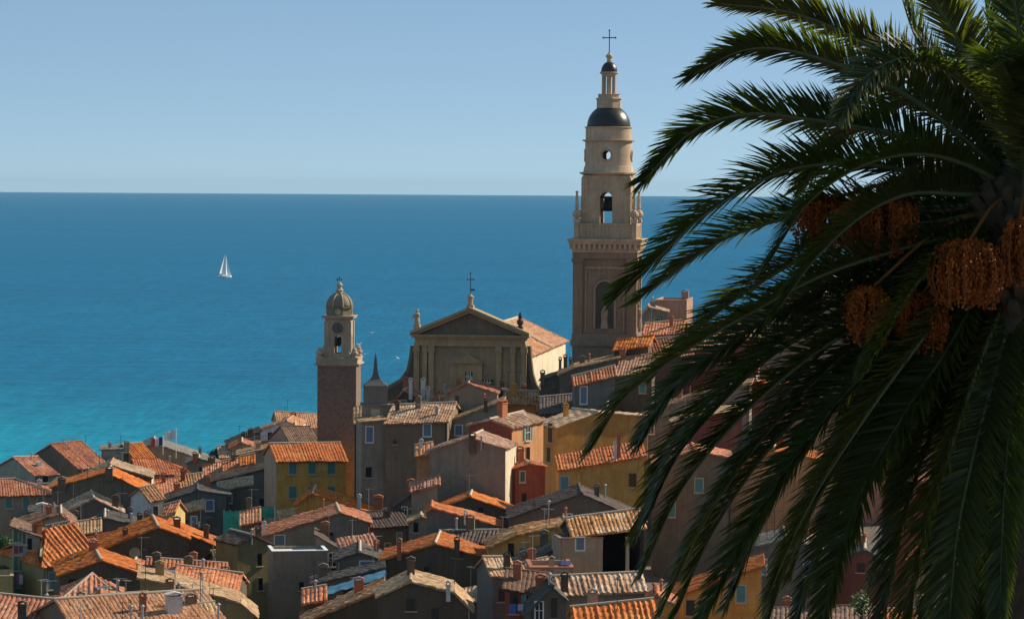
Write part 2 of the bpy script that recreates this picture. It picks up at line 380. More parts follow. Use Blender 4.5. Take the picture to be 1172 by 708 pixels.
def _setup(label, Y, xc, yaw, name, group, zmin, wallh):
    h = House()
    c = P(xc, 400, Y)
    az = -math.atan2(c.x, c.y)
    h.th = az + R(yaw)
    h.Y = Y
    base = zmin - wallh
    h.root = thing(name, label, 'house', (c.x, c.y, base), h.th, group)
    h.mat = Matrix.Translation((c.x, c.y, base)) @ Matrix.Rotation(h.th, 4, 'Z')
    h.inv = h.mat.inverted()
    return h
def _plane(h, x, y):
    """photo pixel -> local (s, z) on the front wall plane"""
    r = ray(x, y); o = h.inv @ CAM; d = h.inv.to_3x3() @ r
    t = -o.y / d.y; p = o + d * t
    return p.x, p.z
def _extras(h, hz, win, chim, ant, seed, auto, D):
    rnd = random.Random(seed)
    def hit(x, y):
        r = ray(x, y).normalized(); o = h.inv @ CAM; d = h.inv.to_3x3() @ r
        t = (h.Y - 25)
        while t < h.Y + D * 1.6 + 15:
            p = o + d * t
            if h.s0 - .2 <= p.x <= h.s1 + .2 and -.2 <= p.y <= D + .2 and p.z <= hz(p.x, p.y): return p, t
            t += 0.08
        return None, None
    def loc(x, y):
        p, t = hit(x, y)
        if p is None:
            q = h.inv @ P(x, y, h.Y + D * .5); s = min(max(q.x, h.s0 + .4), h.s1 - .4); v = D * .5
            p = Vector((s, v, hz(s, v))); t = h.Y
        return p, t
    for c in chim:
        x, y, yt, k = c[:4]
        p, t = loc(x, y); hh = max(0.5, (y - yt) * t / F)
        mb = MB()
        if k == 's':                      # skylight lying in the slope: width, height in metres
            e = .05; gx, gy = (hz(p.x + e, p.y) - hz(p.x - e, p.y)) / (2 * e), (hz(p.x, p.y + e) - hz(p.x, p.y - e)) / (2 * e)
            nn = Vector((-gx, -gy, 1)).normalized(); ax = (Vector((0, 1, 0)) if abs(gx) > abs(gy) else Vector((1, 0, 0))); ax = (ax - nn * ax.dot(nn)).normalized()
            fr = Matrix((ax, nn.cross(ax), nn)).transposed().to_4x4(); fr.translation = p; w_, h_ = c[4] / 2, c[5] / 2
            for lo, hi in (((-w_, -h_, -.1), (-w_ + .1, h_, .24)), ((w_ - .1, -h_, -.1), (w_, h_, .24)), ((-w_ + .1, -h_, -.1), (w_ - .1, -h_ + .1, .24)), ((-w_ + .1, h_ - .1, -.1), (w_ - .1, h_, .24))): mb.box(lo, hi, fr)
            so = mb.build('skylight', GALV, h.roof); mb = MB(); mb.box((-w_ + .1, -h_ + .1, 0), (w_ - .1, h_ - .1, .19), fr); mb.build('glass_sheet', plain('dusty_glass', (.20, .23, .24), .3), so)
        elif k == 'p': pipe_mesh(mb, p.x, p.y, p.z, hh); mb.build('flue_pipe', GALV if len(c) < 5 else c[4], h.roof)
        else:
            w = (c[4] if len(c) > 4 else 7) * t / F
            brick_chimney(mb, p.x, p.y, p.z, hh, w); mb.build('chimney', {'b': h.wallm, 't': TERRA, 'w': plaster(WC['white']), 'd': plaster(WC['dbrown'])}[k], h.roof)
    for x, y, yt in ant:
        p, t = loc(x, y); mb = MB(); antenna_mesh(mb, p.x, p.y, p.z, max(1.0, (y - yt) * t / F), rnd); mb.build('antenna', DARKM if rnd.random() < .6 else GALV, h.roof)
    for a in range(auto + (1 if auto and D >= 4 else 0)):
        s = rnd.uniform(h.s0 + .8, max(h.s1 - .8, h.s0 + .9)); v = rnd.uniform(D * .25, D * .8); z = hz(s, v); mb = MB()
        k = rnd.random()
        if k < .40: brick_chimney(mb, s, v, z, rnd.uniform(.8, 1.5), rnd.uniform(.5, .9)); mb.build('chimney', h.wallm if rnd.random() < .6 else TERRA, h.roof)
        elif k < .62: pipe_mesh(mb, s, v, z, rnd.uniform(.7, 1.4)); mb.build('flue_pipe', GALV if rnd.random() < .6 else TERRA, h.roof)
        else: antenna_mesh(mb, s, v, z, rnd.uniform(1.5, 3.0), rnd); mb.build('antenna', DARKM if rnd.random() < .5 else GALV, h.roof)
    if auto and not win and h.s1 - h.s0 > 3.0:            # small plain openings in the otherwise blank fronts
        for k in range(rnd.choice((1, 2, 2, 3))):
            s = rnd.uniform(h.s0 + .9, h.s1 - .9); z = hz(s, 0) - rnd.uniform(1.3, 2.6)
            x_, y_ = proj(h.mat @ Vector((s, 0, z)))
            add_window(h, 'f', x_, y_, rnd.uniform(.6, 1.0), rnd.uniform(.8, 1.6), rnd.choice(('dark', 'small', 'teal', 'green', 'dark', 'white')))
    for w in win:
        add_window(h, *w)
    # rain pipe down one front corner
    if auto:
        s = h.s0 + .25 if rnd.random() < .5 else h.s1 - .25
        mb = MB(); zt = hz(s, 0) - .35
        mb.tube([(s, -.09, -1.5), (s, -.09, zt)], 0.06, 6); mb.build('drainpipe', [GALV, DARKM, TERRA][rnd.randrange(3)], h.root)
_cnt = [0]
def wallmat(wall):
    if isinstance(wall, str) and wall.startswith('s_'): return rubble(WC[wall[2:]])
    return plaster(WC[wall] if isinstance(wall, str) else wall)

def G(label, Y, prof, yaw=0, D=9, wall='grey', roof='orange', per=0.4, amp=0.07, h=9, win=(), chim=(), ant=(), auto=1, name='house', group=None, rwall=None, over=0.3, dish=None):
    """house whose roof profile (eave .. ridge .. eave) faces the camera"""
    _cnt[0] += 1; seed = _cnt[0]
    xs = [p[0] for p in prof]; xc = (xs[0] + xs[-1]) / 2
    zmin = min(P(x, y, Y).z for x, y in prof)
    o = _setup(label, Y, xc, yaw, name, group, zmin, h)
    pr = [_plane(o, x, y) for x, y in prof]
    o.s0, o.s1 = pr[0][0], pr[-1][0]; o.wallm = wallmat(wall)
    ov = MB(); A = [Vector((o.s0, 0, -3)), Vector((o.s1, 0, -3))] + [Vector((s, 0, z - .1)) for s, z in reversed(pr)]
    ov.loft(A, [p + Vector((0, D, 0)) for p in A]); ov.build('wall', o.wallm, o.root, recalc=True)
    if rwall:                                   # sun-facing side wall: its lit tone is put into paler plaster
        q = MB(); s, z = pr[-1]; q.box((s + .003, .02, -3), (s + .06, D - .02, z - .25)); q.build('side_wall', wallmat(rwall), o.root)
    rm = MB(); n = len(pr)
    for i in range(n - 1):
        (sa, za), (sb, zb) = pr[i], pr[i+1]
        e = Vector((sb - sa, 0, zb - za)); e.normalize()
        pa, pb = Vector((sa, 0, za)), Vector((sb, 0, zb))
        if i == 0: pa -= e * over
        if i == n - 2: pb += e * over
        f0, f1 = Vector((0, -.22, 0)), Vector((0, D + .2, 0))
        if pa.z <= pb.z: roof_patch(rm, pa + f1, pa + f0, pb + f1, pb + f0, per, amp, seed=seed * 7 + i)
        else: roof_patch(rm, pb + f0, pb + f1, pa + f0, pa + f1, per, amp, seed=seed * 7 + i)
    o.roof = rm.build('roof', tiles(roof, per), o.root, smooth=False)
    for i in range(1, n - 1):
        if pr[i][1] >= pr[i-1][1] and pr[i][1] >= pr[i+1][1]:
            k = MB(); pts = [Vector((pr[i][0], -.25 + (D + .5) * j / 8, pr[i][1] + .04 + noise.noise(Vector((j, seed, 0))) * .05)) for j in range(9)]
            k.tube(pts, 0.15, 8); k.build('ridge_tiles', CREAM if seed % 3 else tiles(roof, per), o.roof)
    def hz(s, v):
        for i in range(n - 1):
            if pr[i][0] <= s <= pr[i+1][0]:
                t = (s - pr[i][0]) / max(1e-6, pr[i+1][0] - pr[i][0]); return pr[i][1] + t * (pr[i+1][1] - pr[i][1])
        return pr[0][1] if s < pr[0][0] else pr[-1][1]
    _extras(o, hz, win, chim, ant, seed, auto, D)
    for v in (0, D):
        for s in (o.s0, o.s1): q = o.mat @ Vector((s, v, 0)); BASES.append(q.copy())
    return o

def E(label, Y, eave, ridge=None, pitch=18, yaw=0, D=None, shed=False, hl=False, hr=False, wall='grey', roof='orange', per=0.4, amp=0.07, h=9, win=(), chim=(), ant=(), auto=1, name='house', group=None, openf=False, lwall=None):
    """house whose eave faces the camera: eave = two photo pixels, ridge = photo row of the ridge"""
    _cnt[0] += 1; seed = _cnt[0]
    (xa, ya), (xb, yb) = eave; xc = (xa + xb) / 2
    zmin = min(P(xa, ya, Y).z, P(xb, yb, Y).z)
    o = _setup(label, Y, xc, yaw, name, group, zmin, h)
    sa, za = _plane(o, xa, ya); sb, zb = _plane(o, xb, yb)
    o.s0, o.s1 = sa, sb; o.wallm = wallmat(wall)
    tp = math.tan(R(pitch))
    if ridge is not None:
        he = CAMZ - (za + zb) / 2 - o.mat.translation.z; rr = ridge - HOR
        d = (he * F - rr * Y) / (rr + F * tp); d = max(1.2, d / max(.5, math.cos(R(yaw))))
    else: d = (D or 8) / (1 if shed else 2)
    if D is None: D = d if shed else 2 * d
    elif not shed: d = D / 2
    rise = d * tp
    vp = [(0, 0), (d, rise)] + ([] if shed else [(D, 0)])
    def poly(s, z): return [Vector((s, 0, -3)), Vector((s, vp[-1][0], -3))] + [Vector((s, v, z + w - .1)) for v, w in reversed(vp)]
    q = MB()
    hlm = min(d, (sb - sa) / 2) if hl else 0; hrm = min(d, (sb - sa) / 2) if hr else 0
    if hl or hr: q.loft([Vector((sa, 0, -3)), Vector((sa, D, -3)), Vector((sa, D, za - .1)), Vector((sa, 0, za - .1))], [Vector((sb, 0, -3)), Vector((sb, D, -3)), Vector((sb, D, zb - .1)), Vector((sb, 0, zb - .1))])
    elif openf:
        T = .35
        q.loft(poly(sa, za), poly(sa + T, za)); q.loft(poly(sb - T, zb), poly(sb, zb))
        q.box((sa + T, D - T, -3), (sb - T, D, min(za, zb) - .2)); q.box((sa + T, .05, -3), (sb - T, D - T, min(za, zb) - 4.2))
    else: q.loft(poly(sa, za), poly(sb, zb))
    q.build('wall', o.wallm, o.root, recalc=True)
    if openf:
        q = MB(); sm = sa + (sb - sa) * openf; q.lathe([(.24, min(za, zb) - 4.2), (.2, min(za, zb) - 4.0), (.18, min(za, zb) - .5), (.26, min(za, zb) - .15)], (sm, .5, 0), 12); q.build('column', CREAM, o.root)
    if lwall:
        q = MB(); A = [p + Vector((-.06, 0, 0)) for p in poly(sa, za - .12)]; q.loft(A, [p + Vector((.057, 0, 0)) for p in A]); q.build('side_wall', wallmat(lwall), o.root, recalc=True)
    ovs, ove = .28, .4
    e = Vector((0, -math.cos(R(pitch)), -math.sin(R(pitch)))) * ove
    x0, x1 = Vector((sa - ovs, 0, za)), Vector((sb + ovs, 0, zb)); up = Vector((0, d, rise)); rm = MB()
    kl, kr = (hlm + ovs if hl else 0), (hrm + ovs if hr else 0)
    roof_patch(rm, x0 + e, x1 + e, x0 + up, x1 + up, per, amp, kl, kr, seed=seed * 7)
    if not shed:
        bk = Vector((0, D, 0)); e2 = Vector((0, -e.y, e.z))
        roof_patch(rm, x1 + bk + e2, x0 + bk + e2, x1 + up, x0 + up, per, amp, kr, kl, seed=seed * 7 + 1)
        if hl: roof_patch(rm, x0 + bk, x0, x0 + up + Vector((kl, 0, 0)), x0 + up + Vector((kl, 0, 0)), per, amp, D / 2, D / 2, seed=seed * 7 + 2)
        if hr: roof_patch(rm, x1, x1 + bk, x1 + up - Vector((kr, 0, 0)), x1 + up - Vector((kr, 0, 0)), per, amp, D / 2, D / 2, seed=seed * 7 + 3)
    o.roof = rm.build('roof', tiles(roof, per), o.root)
    if not shed:
        k = MB(); A, B = x0 + up + Vector((kl, 0, .04)), x1 + up + Vector((-kr, 0, .04))
        k.tube([A.lerp(B, j / 8) + Vector((0, 0, noise.noise(Vector((j, seed, 3))) * .05)) for j in range(9)], 0.15, 8)
        if hl: k.tube([A, x0 + e * .6], .13, 6)
        if hr: k.tube([B, x1 + e * .6], .13, 6)
        k.build('ridge_tiles', CREAM if seed % 3 else tiles(roof, per), o.roof)
    def hz(s, v):
        t = min(1, max(0, (s - sa) / (sb - sa))); zz = za + t * (zb - za)
        return zz + (v * tp if v <= d else max(0, 2 * d - v) * tp)
    _extras(o, hz, win, chim, ant, seed, auto, vp[-1][0])
    for v in (0, D):
        for s in (sa, sb): qv = o.mat @ Vector((s, v, 0)); BASES.append(qv.copy())
    return o

def FL(label, Y, top, yaw=0, D=8, wall='grey', h=9, roofc=(0.6, 0.6, 0.6), win=(), chim=(), ant=(), auto=0, par=.35, name='house', group=None):
    """flat roofed block with a parapet: top = two photo pixels of the front edge"""
    _cnt[0] += 1; seed = _cnt[0]
    (xa, ya), (xb, yb) = top
    zmin = min(P(xa, ya, Y).z, P(xb, yb, Y).z)
    o = _setup(label, Y, (xa + xb) / 2, yaw, name, group, zmin, h)
    sa, za = _plane(o, xa, ya); sb, zb = _plane(o, xb, yb); z = (za + zb) / 2
    o.s0, o.s1 = sa, sb; o.wallm = wallmat(wall)
    q = MB(); q.box((sa, 0, -3), (sb, D, z - par)); T = .25
    q.box((sa, 0, z - par), (sb, T, z)); q.box((sa, D - T, z - par), (sb, D, z)); q.box((sa, T, z - par), (sa + T, D - T, z)); q.box((sb - T, T, z - par), (sb, D - T, z))
    q.build('wall', o.wallm, o.root)
    r = MB(); r.box((sa + T, T, z - par + .004), (sb - T, D - T, z - par + .06)); 
    o.roof = r.build('roof', plain('roof_membrane', roofc, .7), o.root)
    k = MB(); k.box((sa - .08, -.08, z + .003), (sb + .08, T + .05, z + .09)); k.box((sa - .08, T + .06, z + .003), (sa + T + .05, D + .05, z + .09)); k.box((sb - T - .05, T + .06, z + .003), (sb + .08, D + .05, z + .09))
    k.build('coping', plain('roof_membrane', roofc, .7), o.root)
    _extras(o, lambda s, v: z - par + .05, win, chim, ant, seed, auto, D)
    for v in (0, D):
        for s in (sa, sb): qv = o.mat @ Vector((s, v, 0)); BASES.append(qv.copy())
    return o
# ------------------------------------------------------------------ sea, shore
def sea_material():
    a = N('sea_water'); g = a.n('ShaderNodeNewGeometry'); sp = a.n('ShaderNodeSeparateXYZ'); a.l(g.outputs['Position'], sp.inputs[0])
    x, y = sp.outputs[0], sp.outputs[1]
    # depth of the water by distance from the shore (sand shelf near the beach)
    wob = a.noise(g.outputs['Position'], 0.006, 4, 0.6)
    yy = a.math('ADD', y, a.math('MULTIPLY', a.math('SUBTRACT', wob, 0.5), 150.0))
    yy = a.math('ADD', yy, a.math('MULTIPLY', x, 0.25))
    mr = a.n('ShaderNodeMapRange'); mr.inputs['From Min'].default_value = 560; mr.inputs['From Max'].default_value = 1700; a.l(yy, mr.inputs['Value'])
    col = a.ramp(mr.outputs[0], [(0.0, (0.008, 0.275, 0.390)), (0.13, (0.004, 0.205, 0.335)), (0.30, (0.001, 0.136, 0.270)), (1.0, (0.001, 0.126, 0.262))])
    band = a.noise(g.outputs['Position'], 0.004, 6, 0.65, sx=(0.35, 1.0, 1.0))
    col = a.mix(a.ramp(band, [(0.42, 0.0), (0.62, 1.0)]), col, a.mix(0.16, col, (0.004, 0.05, 0.12)))
    g1 = a.noise(g.outputs['Position'], 1.0, 3, 0.6, sx=(0.55, 0.045, 1.0)); g2 = a.noise(g.outputs['Position'], 1.0, 4, 0.6, sx=(0.10, 0.012, 1.0))
    rip = a.math('ADD', a.math('MULTIPLY', g1, 0.75), a.math('MULTIPLY', g2, 0.5))
    col = a.mix(1.0, col, a.ramp(rip, [(0.42, 0.78), (0.62, 1.0), (0.82, 1.28)]), 'MULTIPLY')  # light and dark of the wave facets painted into the water colour
    a.l(col, a.p.inputs['Base Color']); a.p.inputs['Roughness'].default_value = 0.35
    a.p.inputs['IOR'].default_value = 1.33; a.p.inputs['Specular IOR Level'].default_value = 0.035
    w1 = a.noise(g.outputs['Position'], 0.22, 5, 0.65, sx=(0.6, 1.0, 1.0)); w2 = a.noise(g.outputs['Position'], 0.05, 4, 0.6, sx=(0.6, 1.0, 1.0))
    hgt = a.math('ADD', w1, a.math('MULTIPLY', w2, 2.0))
    a.bump(hgt, 1.0, 0.9)
    return a.m
mb = MB()
ys = [520, 640, 800, 1100, 1600, 2600, 5000, 12000, SEA_END]
for i in range(len(ys) - 1):
    a, b = ys[i], ys[i+1]; xa, xb = a * 0.5 + 400, b * 0.5 + 400
    mb.add([(-xa, a, 0), (xa, a, 0), (xb, b, 0), (-xb, b, 0)], [(0, 1, 2, 3)])
tag(mb.build('sea', sea_material()), kind='structure', label='calm blue sea turning turquoise close to the shore')

# ------------------------------------------------------------------ great buildings
STONE = plaster((0.53, 0.385, 0.25)); STONE_D = plaster((0.27, 0.205, 0.145)); STONE_L = plaster((0.56, 0.415, 0.28)); PINKST = plaster((0.29, 0.195, 0.125)); LOWST = plaster((0.38, 0.265, 0.17))
SLATE = plain('glazed_slate', (0.020, 0.018, 0.019), 0.36, 0.0, 0.6, 3.0)
DOMEST = plain('weathered_dome_stone', (0.20, 0.17, 0.11), 0.7)
def dentils(mb, r0, z0, z1, n_side, half, depth=.3):
    pass
def sq(mb, hw, z0, z1, d=None):
    d = d or hw; mb.box((-hw, -d, z0), (hw, d, z1))
def urn(mb, x, y, z, h):
    k = h / 4.3
    mb.box((x - .42*k, y - .42*k, z), (x + .42*k, y + .42*k, z + .5*k))
    mb.lathe([(p * k, q * k) for p, q in ((.2, .5), (.25, .6), (.6, .95), (.62, 1.25), (.4, 1.6), (.16, 1.75), (.2, 1.85), (.3, 1.95), (.26, 2.1), (.2, 3.2), (.14, 4.0), (.22, 4.1), (.18, 4.25), (.02, 4.3))], (x, y, z), 12)
def arch_block(mb, hw, hd, z0, z1, ow, oz0, oz1, wallt=0.7, axis='xy', chamfer=0.0):
    """hollow square shaft with an arched see-through opening in each face"""
    def face(fr):
        n = 10; pts = [(-ow, oz0), (-ow, oz1 - ow)] + [(-ow * math.cos(math.pi * i / n), oz1 - ow + ow * math.sin(math.pi * i / n)) for i in range(1, n)] + [(ow, oz1 - ow), (ow, oz0)]
        for s in (0, wallt):
            v = [fr @ Vector((x, s, z)) for x, z in pts]
            mb.add([fr @ Vector((-hw, s, z0)), fr @ Vector((-ow, s, z0)), fr @ Vector((-ow, s, z1)), fr @ Vector((-hw, s, z1))], [(0, 1, 2, 3)])
            mb.add([fr @ Vector((ow, s, z0)), fr @ Vector((hw, s, z0)), fr @ Vector((hw, s, z1)), fr @ Vector((ow, s, z1))], [(0, 1, 2, 3)])
            if oz0 > z0: mb.add([fr @ Vector((-ow, s, z0)), fr @ Vector((ow, s, z0)), fr @ Vector((ow, s, oz0)), fr @ Vector((-ow, s, oz0))], [(0, 1, 2, 3)])
            top = pts[1:-1]
            for (xa, za), (xb, zb) in zip(top, top[1:]):
                mb.add([fr @ Vector((xa, s, za)), fr @ Vector((xb, s, zb)), fr @ Vector((xb, s, z1)), fr @ Vector((xa, s, z1))], [(0, 1, 2, 3)])
        for (xa, za), (xb, zb) in zip(pts, pts[1:]):
            mb.add([fr @ Vector((xa, 0, za)), fr @ Vector((xb, 0, zb)), fr @ Vector((xb, wallt, zb)), fr @ Vector((xa, wallt, za))], [(0, 1, 2, 3)])
    for k in range(4):
        fr = Matrix.Rotation(k * math.pi / 2, 4, 'Z') @ Matrix.Translation((0, -hd, 0)); face(fr)
def cross_mesh(mb, z0, z1, arm, za, r=.09):
    mb.tube([(0, 0, z0), (0, 0, z1)], r, 6); mb.tube([(-arm, 0, za), (arm, 0, za)], r, 6)
    for x, z in ((-arm, za), (arm, za), (0, z1)): mb.lathe([(.02, -.16), (.15, 0), (.02, .16)], (x, 0, z), 8)

# --- the tall bell tower
YT = 402.0; sT = YT / F
bc = P(696, 400, YT)
def zT(y): return P(698, y, YT).z - B0
B0 = P(698, 470, YT).z
tw = thing('bell_tower', 'tall tan stone bell tower with dark dome, highest building of the town', 'bell tower', (bc.x, bc.y + 4.4, B0), R(-7))
hw = 4.35
def q(y): return zT(y)
mb = MB(); sq(mb, hw, -4, q(396)); sq(mb, hw + .25, q(396) + .002, q(389)); sq(mb, hw + .1, q(389) + .002, q(382)); mb.build('tower_base', STONE_D, tw)
mb = MB()
sq(mb, hw - .35, q(382) + .002, q(292))
for sx in (-1, 1):
    for sy in (-1, 1):
        mb.box((sx*hw - (.0 if sx < 0 else 1.3), sy*hw - (.0 if sy < 0 else 1.3), q(382) + .003), (sx*hw + (1.3 if sx < 0 else 0), sy*hw + (1.3 if sy < 0 else 0), q(300)))
        mb.box((sx*hw - (.15 if sx < 0 else 1.45), sy*hw - (.15 if sy < 0 else 1.45), q(300)), (sx*hw + (1.45 if sx < 0 else .15), sy*hw + (1.45 if sy < 0 else .15), q(296)))
sq(mb, hw + .05, q(296) + .002, q(289)); mb.build('shaft', PINKST, tw)
# panel frames and the niche with its statue on the camera face
for k in range(4):
    fr = Matrix.Rotation(k * math.pi / 2, 4, 'Z') @ Matrix.Translation((0, -hw + .35, 0))
    mb = MB()
    for lo, hi in (((-2.7, -.16, q(380)), (-2.5, .02, q(305))), ((2.5, -.16, q(380)), (2.7, .02, q(305))), ((-2.5, -.16, q(308)), (2.5, .02, q(305)))): mb.box(lo, hi, fr)
    n = 10; za, zb = q(376), q(322); w = 1.25
    arc = [(-w, za), (-w, zb - w)] + [(-w * math.cos(math.pi * i / n), zb - w + w * math.sin(math.pi * i / n)) for i in range(1, n)] + [(w, zb - w), (w, za)]
    for (xa, a_), (xb, b_) in zip(arc, arc[1:]):
        d = Vector((xb - xa, 0, b_ - a_)).normalized(); nn = Vector((-d.z, 0, d.x)) * .28
        A, Bp = Vector((xa, 0, a_)), Vector((xb, 0, b_))
        mb.loft([fr @ (p + Vector((0, -.2, 0))) for p in (A, Bp, Bp + nn, A + nn)], [fr @ (p + Vector((0, .02, 0))) for p in (A, Bp, Bp + nn, A + nn)])
    no = mb.build('niche', LOWST, tw)
    mb = MB(); mb.add([fr @ Vector((x, -.02, z)) for x, z in arc], [tuple(range(len(arc)))]); mb.build('niche_shade', plaster((.10, .085, .07)), no)  # flat dark sheet paints the shade inside the niche
    mb = MB(); c = fr @ Vector((0, -.25, 0)); mb.lathe([(.55, q(376)), (.5, q(372)), (.42, q(366)), (.5, q(360)), (.45, q(355)), (.18, q(353)), (.25, q(351)), (.22, q(348)), (.02, q(347))], (c.x, c.y, 0), 10); mb.build('statue', LOWST, no)
mb = MB(); sq(mb, hw + .1, q(289) + .002, q(286)); sq(mb, hw + .15, q(286) + .002, q(279.5)); 
for k in range(4):
    fr = Matrix.Rotation(k * math.pi / 2, 4, 'Z')
    for i in range(13):
        x = -hw + .2 + i * (2 * hw - .4) / 12; mb.box((x - .17, -hw - .48, q(285.5)), (x + .17, -hw - .1, q(279.6)), fr)
sq(mb, hw + .55, q(279.5), q(276.5)); sq(mb, hw + .72, q(276.5) + .002, q(273.5)); mb.build('cornice', STONE, tw)
mb = MB(); hp = 4.25
for k in range(4):
    fr = Matrix.Rotation(k * math.pi / 2, 4, 'Z')
    mb.box((-hp + .7, -hp + .1, q(273.4)), (hp - .7, -hp + .35, q(258)), fr); mb.box((-hp, -hp, q(273.4)), (-hp + .69, -hp + .69, q(255)), fr)
    mb.box((-hp + .7, -hp + .02, q(258) + .002), (hp - .7, -hp + .45, q(256)), fr)
    for i in range(14):
        x = -hp + .95 + i * (2*hp - 1.9) / 13; mb.box((x - .12, -hp + .03, q(272)), (x + .12, -hp + .09, q(259)), fr)
mb.build('balustrade', STONE, tw)
for sx in (-1, 1):
    for sy in (-1, 1):
        mb = MB(); urn(mb, sx * (hp - .35), sy * (hp - .35), q(255), 4.3); mb.build('urn', STONE_L, tw)
mb = MB(); hb = 3.25
arch_block(mb, hb, hb, q(273), q(201), .85, q(256), q(220), .8)
mb.add([(-hb, -hb, q(201)), (hb, -hb, q(201)), (hb, hb, q(201)), (-hb, hb, q(201))], [(0, 1, 2, 3)])
for sx in (-1, 1):
    for sy in (-1, 1): mb.box((sx*hb - (.12 if sx < 0 else .75), sy*hb - (.12 if sy < 0 else .75), q(256)), (sx*hb + (.75 if sx < 0 else .12), sy*hb + (.75 if sy < 0 else .12), q(203)))
mb.box((-hb+.85, -hb+.85, q(273)), (hb-.85, hb-.85, q(262)))
bf = mb.build('belfry', STONE, tw)
mb = MB(); mb.lathe([(.15, 2.0), (.55, 1.9), (.62, 1.2), (.75, .5), (1.0, .1), (1.02, 0)], (0, 0, q(242)), 20); mb.tube([(-2, 0, q(226)), (2, 0, q(226))], .12, 6); mb.build('bell', plain('bronze', (.06, .05, .035), .5, .6), bf)
mb = MB(); mb.lathe([(3.3, q(201) + .002), (3.55, q(200)), (3.95, q(198.5)), (3.95, q(197)), (3.45, q(196.8)), (3.3, q(190)), (3.2, q(189.8))], (0, 0, 0), 48); mb.build('ring_cornice', STONE_L, tw)
# drum with round windows pierced through
mb = MB(); rd = 3.2; zc = q(177.5); ro = .72; nseg = 64; z0, z1 = q(189.8), q(162)
zs = [z0] + [zc - ro * 1.15 + k * ro * 2.3 / 12 for k in range(13)] + [z1]
for rr in (rd, rd - .6):
    for i in range(nseg):
        a0, a1 = 2*math.pi*i/nseg, 2*math.pi*(i+1)/nseg
        for zA, zB in zip(zs, zs[1:]):
            am = (a0 + a1) / 2; zm = (zA + zB) / 2
            inside = any(math.hypot(((am - k*math.pi/2 + math.pi) % (2*math.pi) - math.pi) * rd, zm - zc) < ro for k in range(4))
            if inside: continue
            mb.add([(rr*math.cos(a0), rr*math.sin(a0), zA), (rr*math.cos(a1), rr*math.sin(a1), zA), (rr*math.cos(a1), rr*math.sin(a1), zB), (rr*math.cos(a0), rr*math.sin(a0), zB)], [(0, 1, 2, 3)])
dm = mb.build('drum', STONE_L, tw)
for k in range(4):
    mb = MB(); a = k * math.pi / 2 - math.pi / 2; ring = []
    for i in range(25):
        t = 2 * math.pi * i / 24; an = a + ro * 1.05 * math.cos(t) / rd; ring.append((rd * 1.0 * math.cos(an), rd * 1.0 * math.sin(an), zc + ro * 1.05 * math.sin(t)))
    mb.tube(ring, .16, 6, caps=False); mb.build('oculus_ring', STONE, dm)
mb = MB(); mb.lathe([(3.2, q(162) + .002), (3.3, q(161.8)), (3.6, q(160.8)), (3.6, q(159.6)), (3.15, q(159.3)), (3.15, q(146)), (3.3, q(145.6)), (3.3, q(144.5)), (2.9, q(144.3))], (0, 0, 0), 48); mb.build('upper_drum', STONE_L, tw)
mb = MB(); zb, zt = q(144.4), q(121.5); mb.lathe([(2.98 * math.cos(t), zb + (zt - zb) * 1.12 * math.sin(t)) for t in [i * 1.12 / 14 for i in range(15)]], (0, 0, 0), 48); mb.build('dome', SLATE, tw, smooth=True)
mb = MB(); mb.lathe([(1.75, q(123)), (1.75, q(113)), (1.9, q(112.8)), (1.9, q(111.5)), (1.55, q(111.3)), (1.55, q(107)), (1.7, q(106.8)), (1.3, q(106.5))], (0, 0, 0), 8, rot=math.pi / 8)
mb.build('lantern_base', STONE_L, tw)
mb = MB()
for k in range(6): mb.tube([(.82 * math.cos(k*math.pi/3 + .5), .82 * math.sin(k*math.pi/3 + .5), z) for z in (q(107), q(84))], .24, 8)
mb.build('lantern', STONE_L, tw)
mb = MB(); mb.lathe([(1.0, q(86)), (1.05, q(84)), (1.28, q(82.5)), (1.28, q(81)), (1.0, q(80.8))], (0, 0, 0), 24); mb.build('lantern_cornice', STONE_L, tw)
mb = MB(); zb, zt = q(81), q(69.5); mb.lathe([(1.12 * math.cos(t), zb + (zt - zb) * 1.05 * math.sin(t)) for t in [i * 1.25 / 10 for i in range(11)]], (0, 0, 0), 32); mb.build('cupola', SLATE, tw, smooth=True)
mb = MB(); mb.lathe([(.4, q(70.5)), (.3, q(69)), (.35, q(67.5)), (.28, q(66)), (.5, q(63.5)), (.45, q(61.5)), (.2, q(60)), (.1, q(58))], (0, 0, 0), 16); mb.build('finial', STONE_L, tw)
mb = MB(); cross_mesh(mb, q(60), q(33), .85, q(41.5), .07); mb.build('cross', DARKM, tw)
BASES += [Vector((bc.x + dx, bc.y + dy, B0)) for dx in (-4, 4) for dy in (0, 9)]

# --- the basilica: front screen and nave
YC = 434.0
cc = P(538, 400, YC); CB = P(538, 462, YC).z
ch = thing('church', 'large ochre church front with triangular pediment and bright long side wall', 'church', (cc.x, cc.y, CB), R(-8))
cm = Matrix.Translation((cc.x, cc.y, CB)) @ Matrix.Rotation(R(-8), 4, 'Z'); ci = cm.inverted()
def cp(x, y, v=0.0):
    r = ray(x, y); o = ci @ CAM; d = ci.to_3x3() @ r; t = (v - o.y) / d.y; p = o + d * t; return p.x, p.z
FST = plaster((0.46, 0.335, 0.185)); FST2 = plaster((0.38, 0.29, 0.18))
x0, zE = cp(473, 383); x1, _ = cp(604, 383); xm, zA = cp(538, 351); _, zB = cp(538, 396); zE = (zE + cp(604, 383)[1]) / 2
mb = MB(); mb.box((x0 + .4, 0, -4), (x1 - .4, 1.4, zB)); mb.box((x0 + 6.2, .9, -4), (x1 - 6.2, 1.39, zB - .1)); fa = mb.build('facade', FST2, ch)
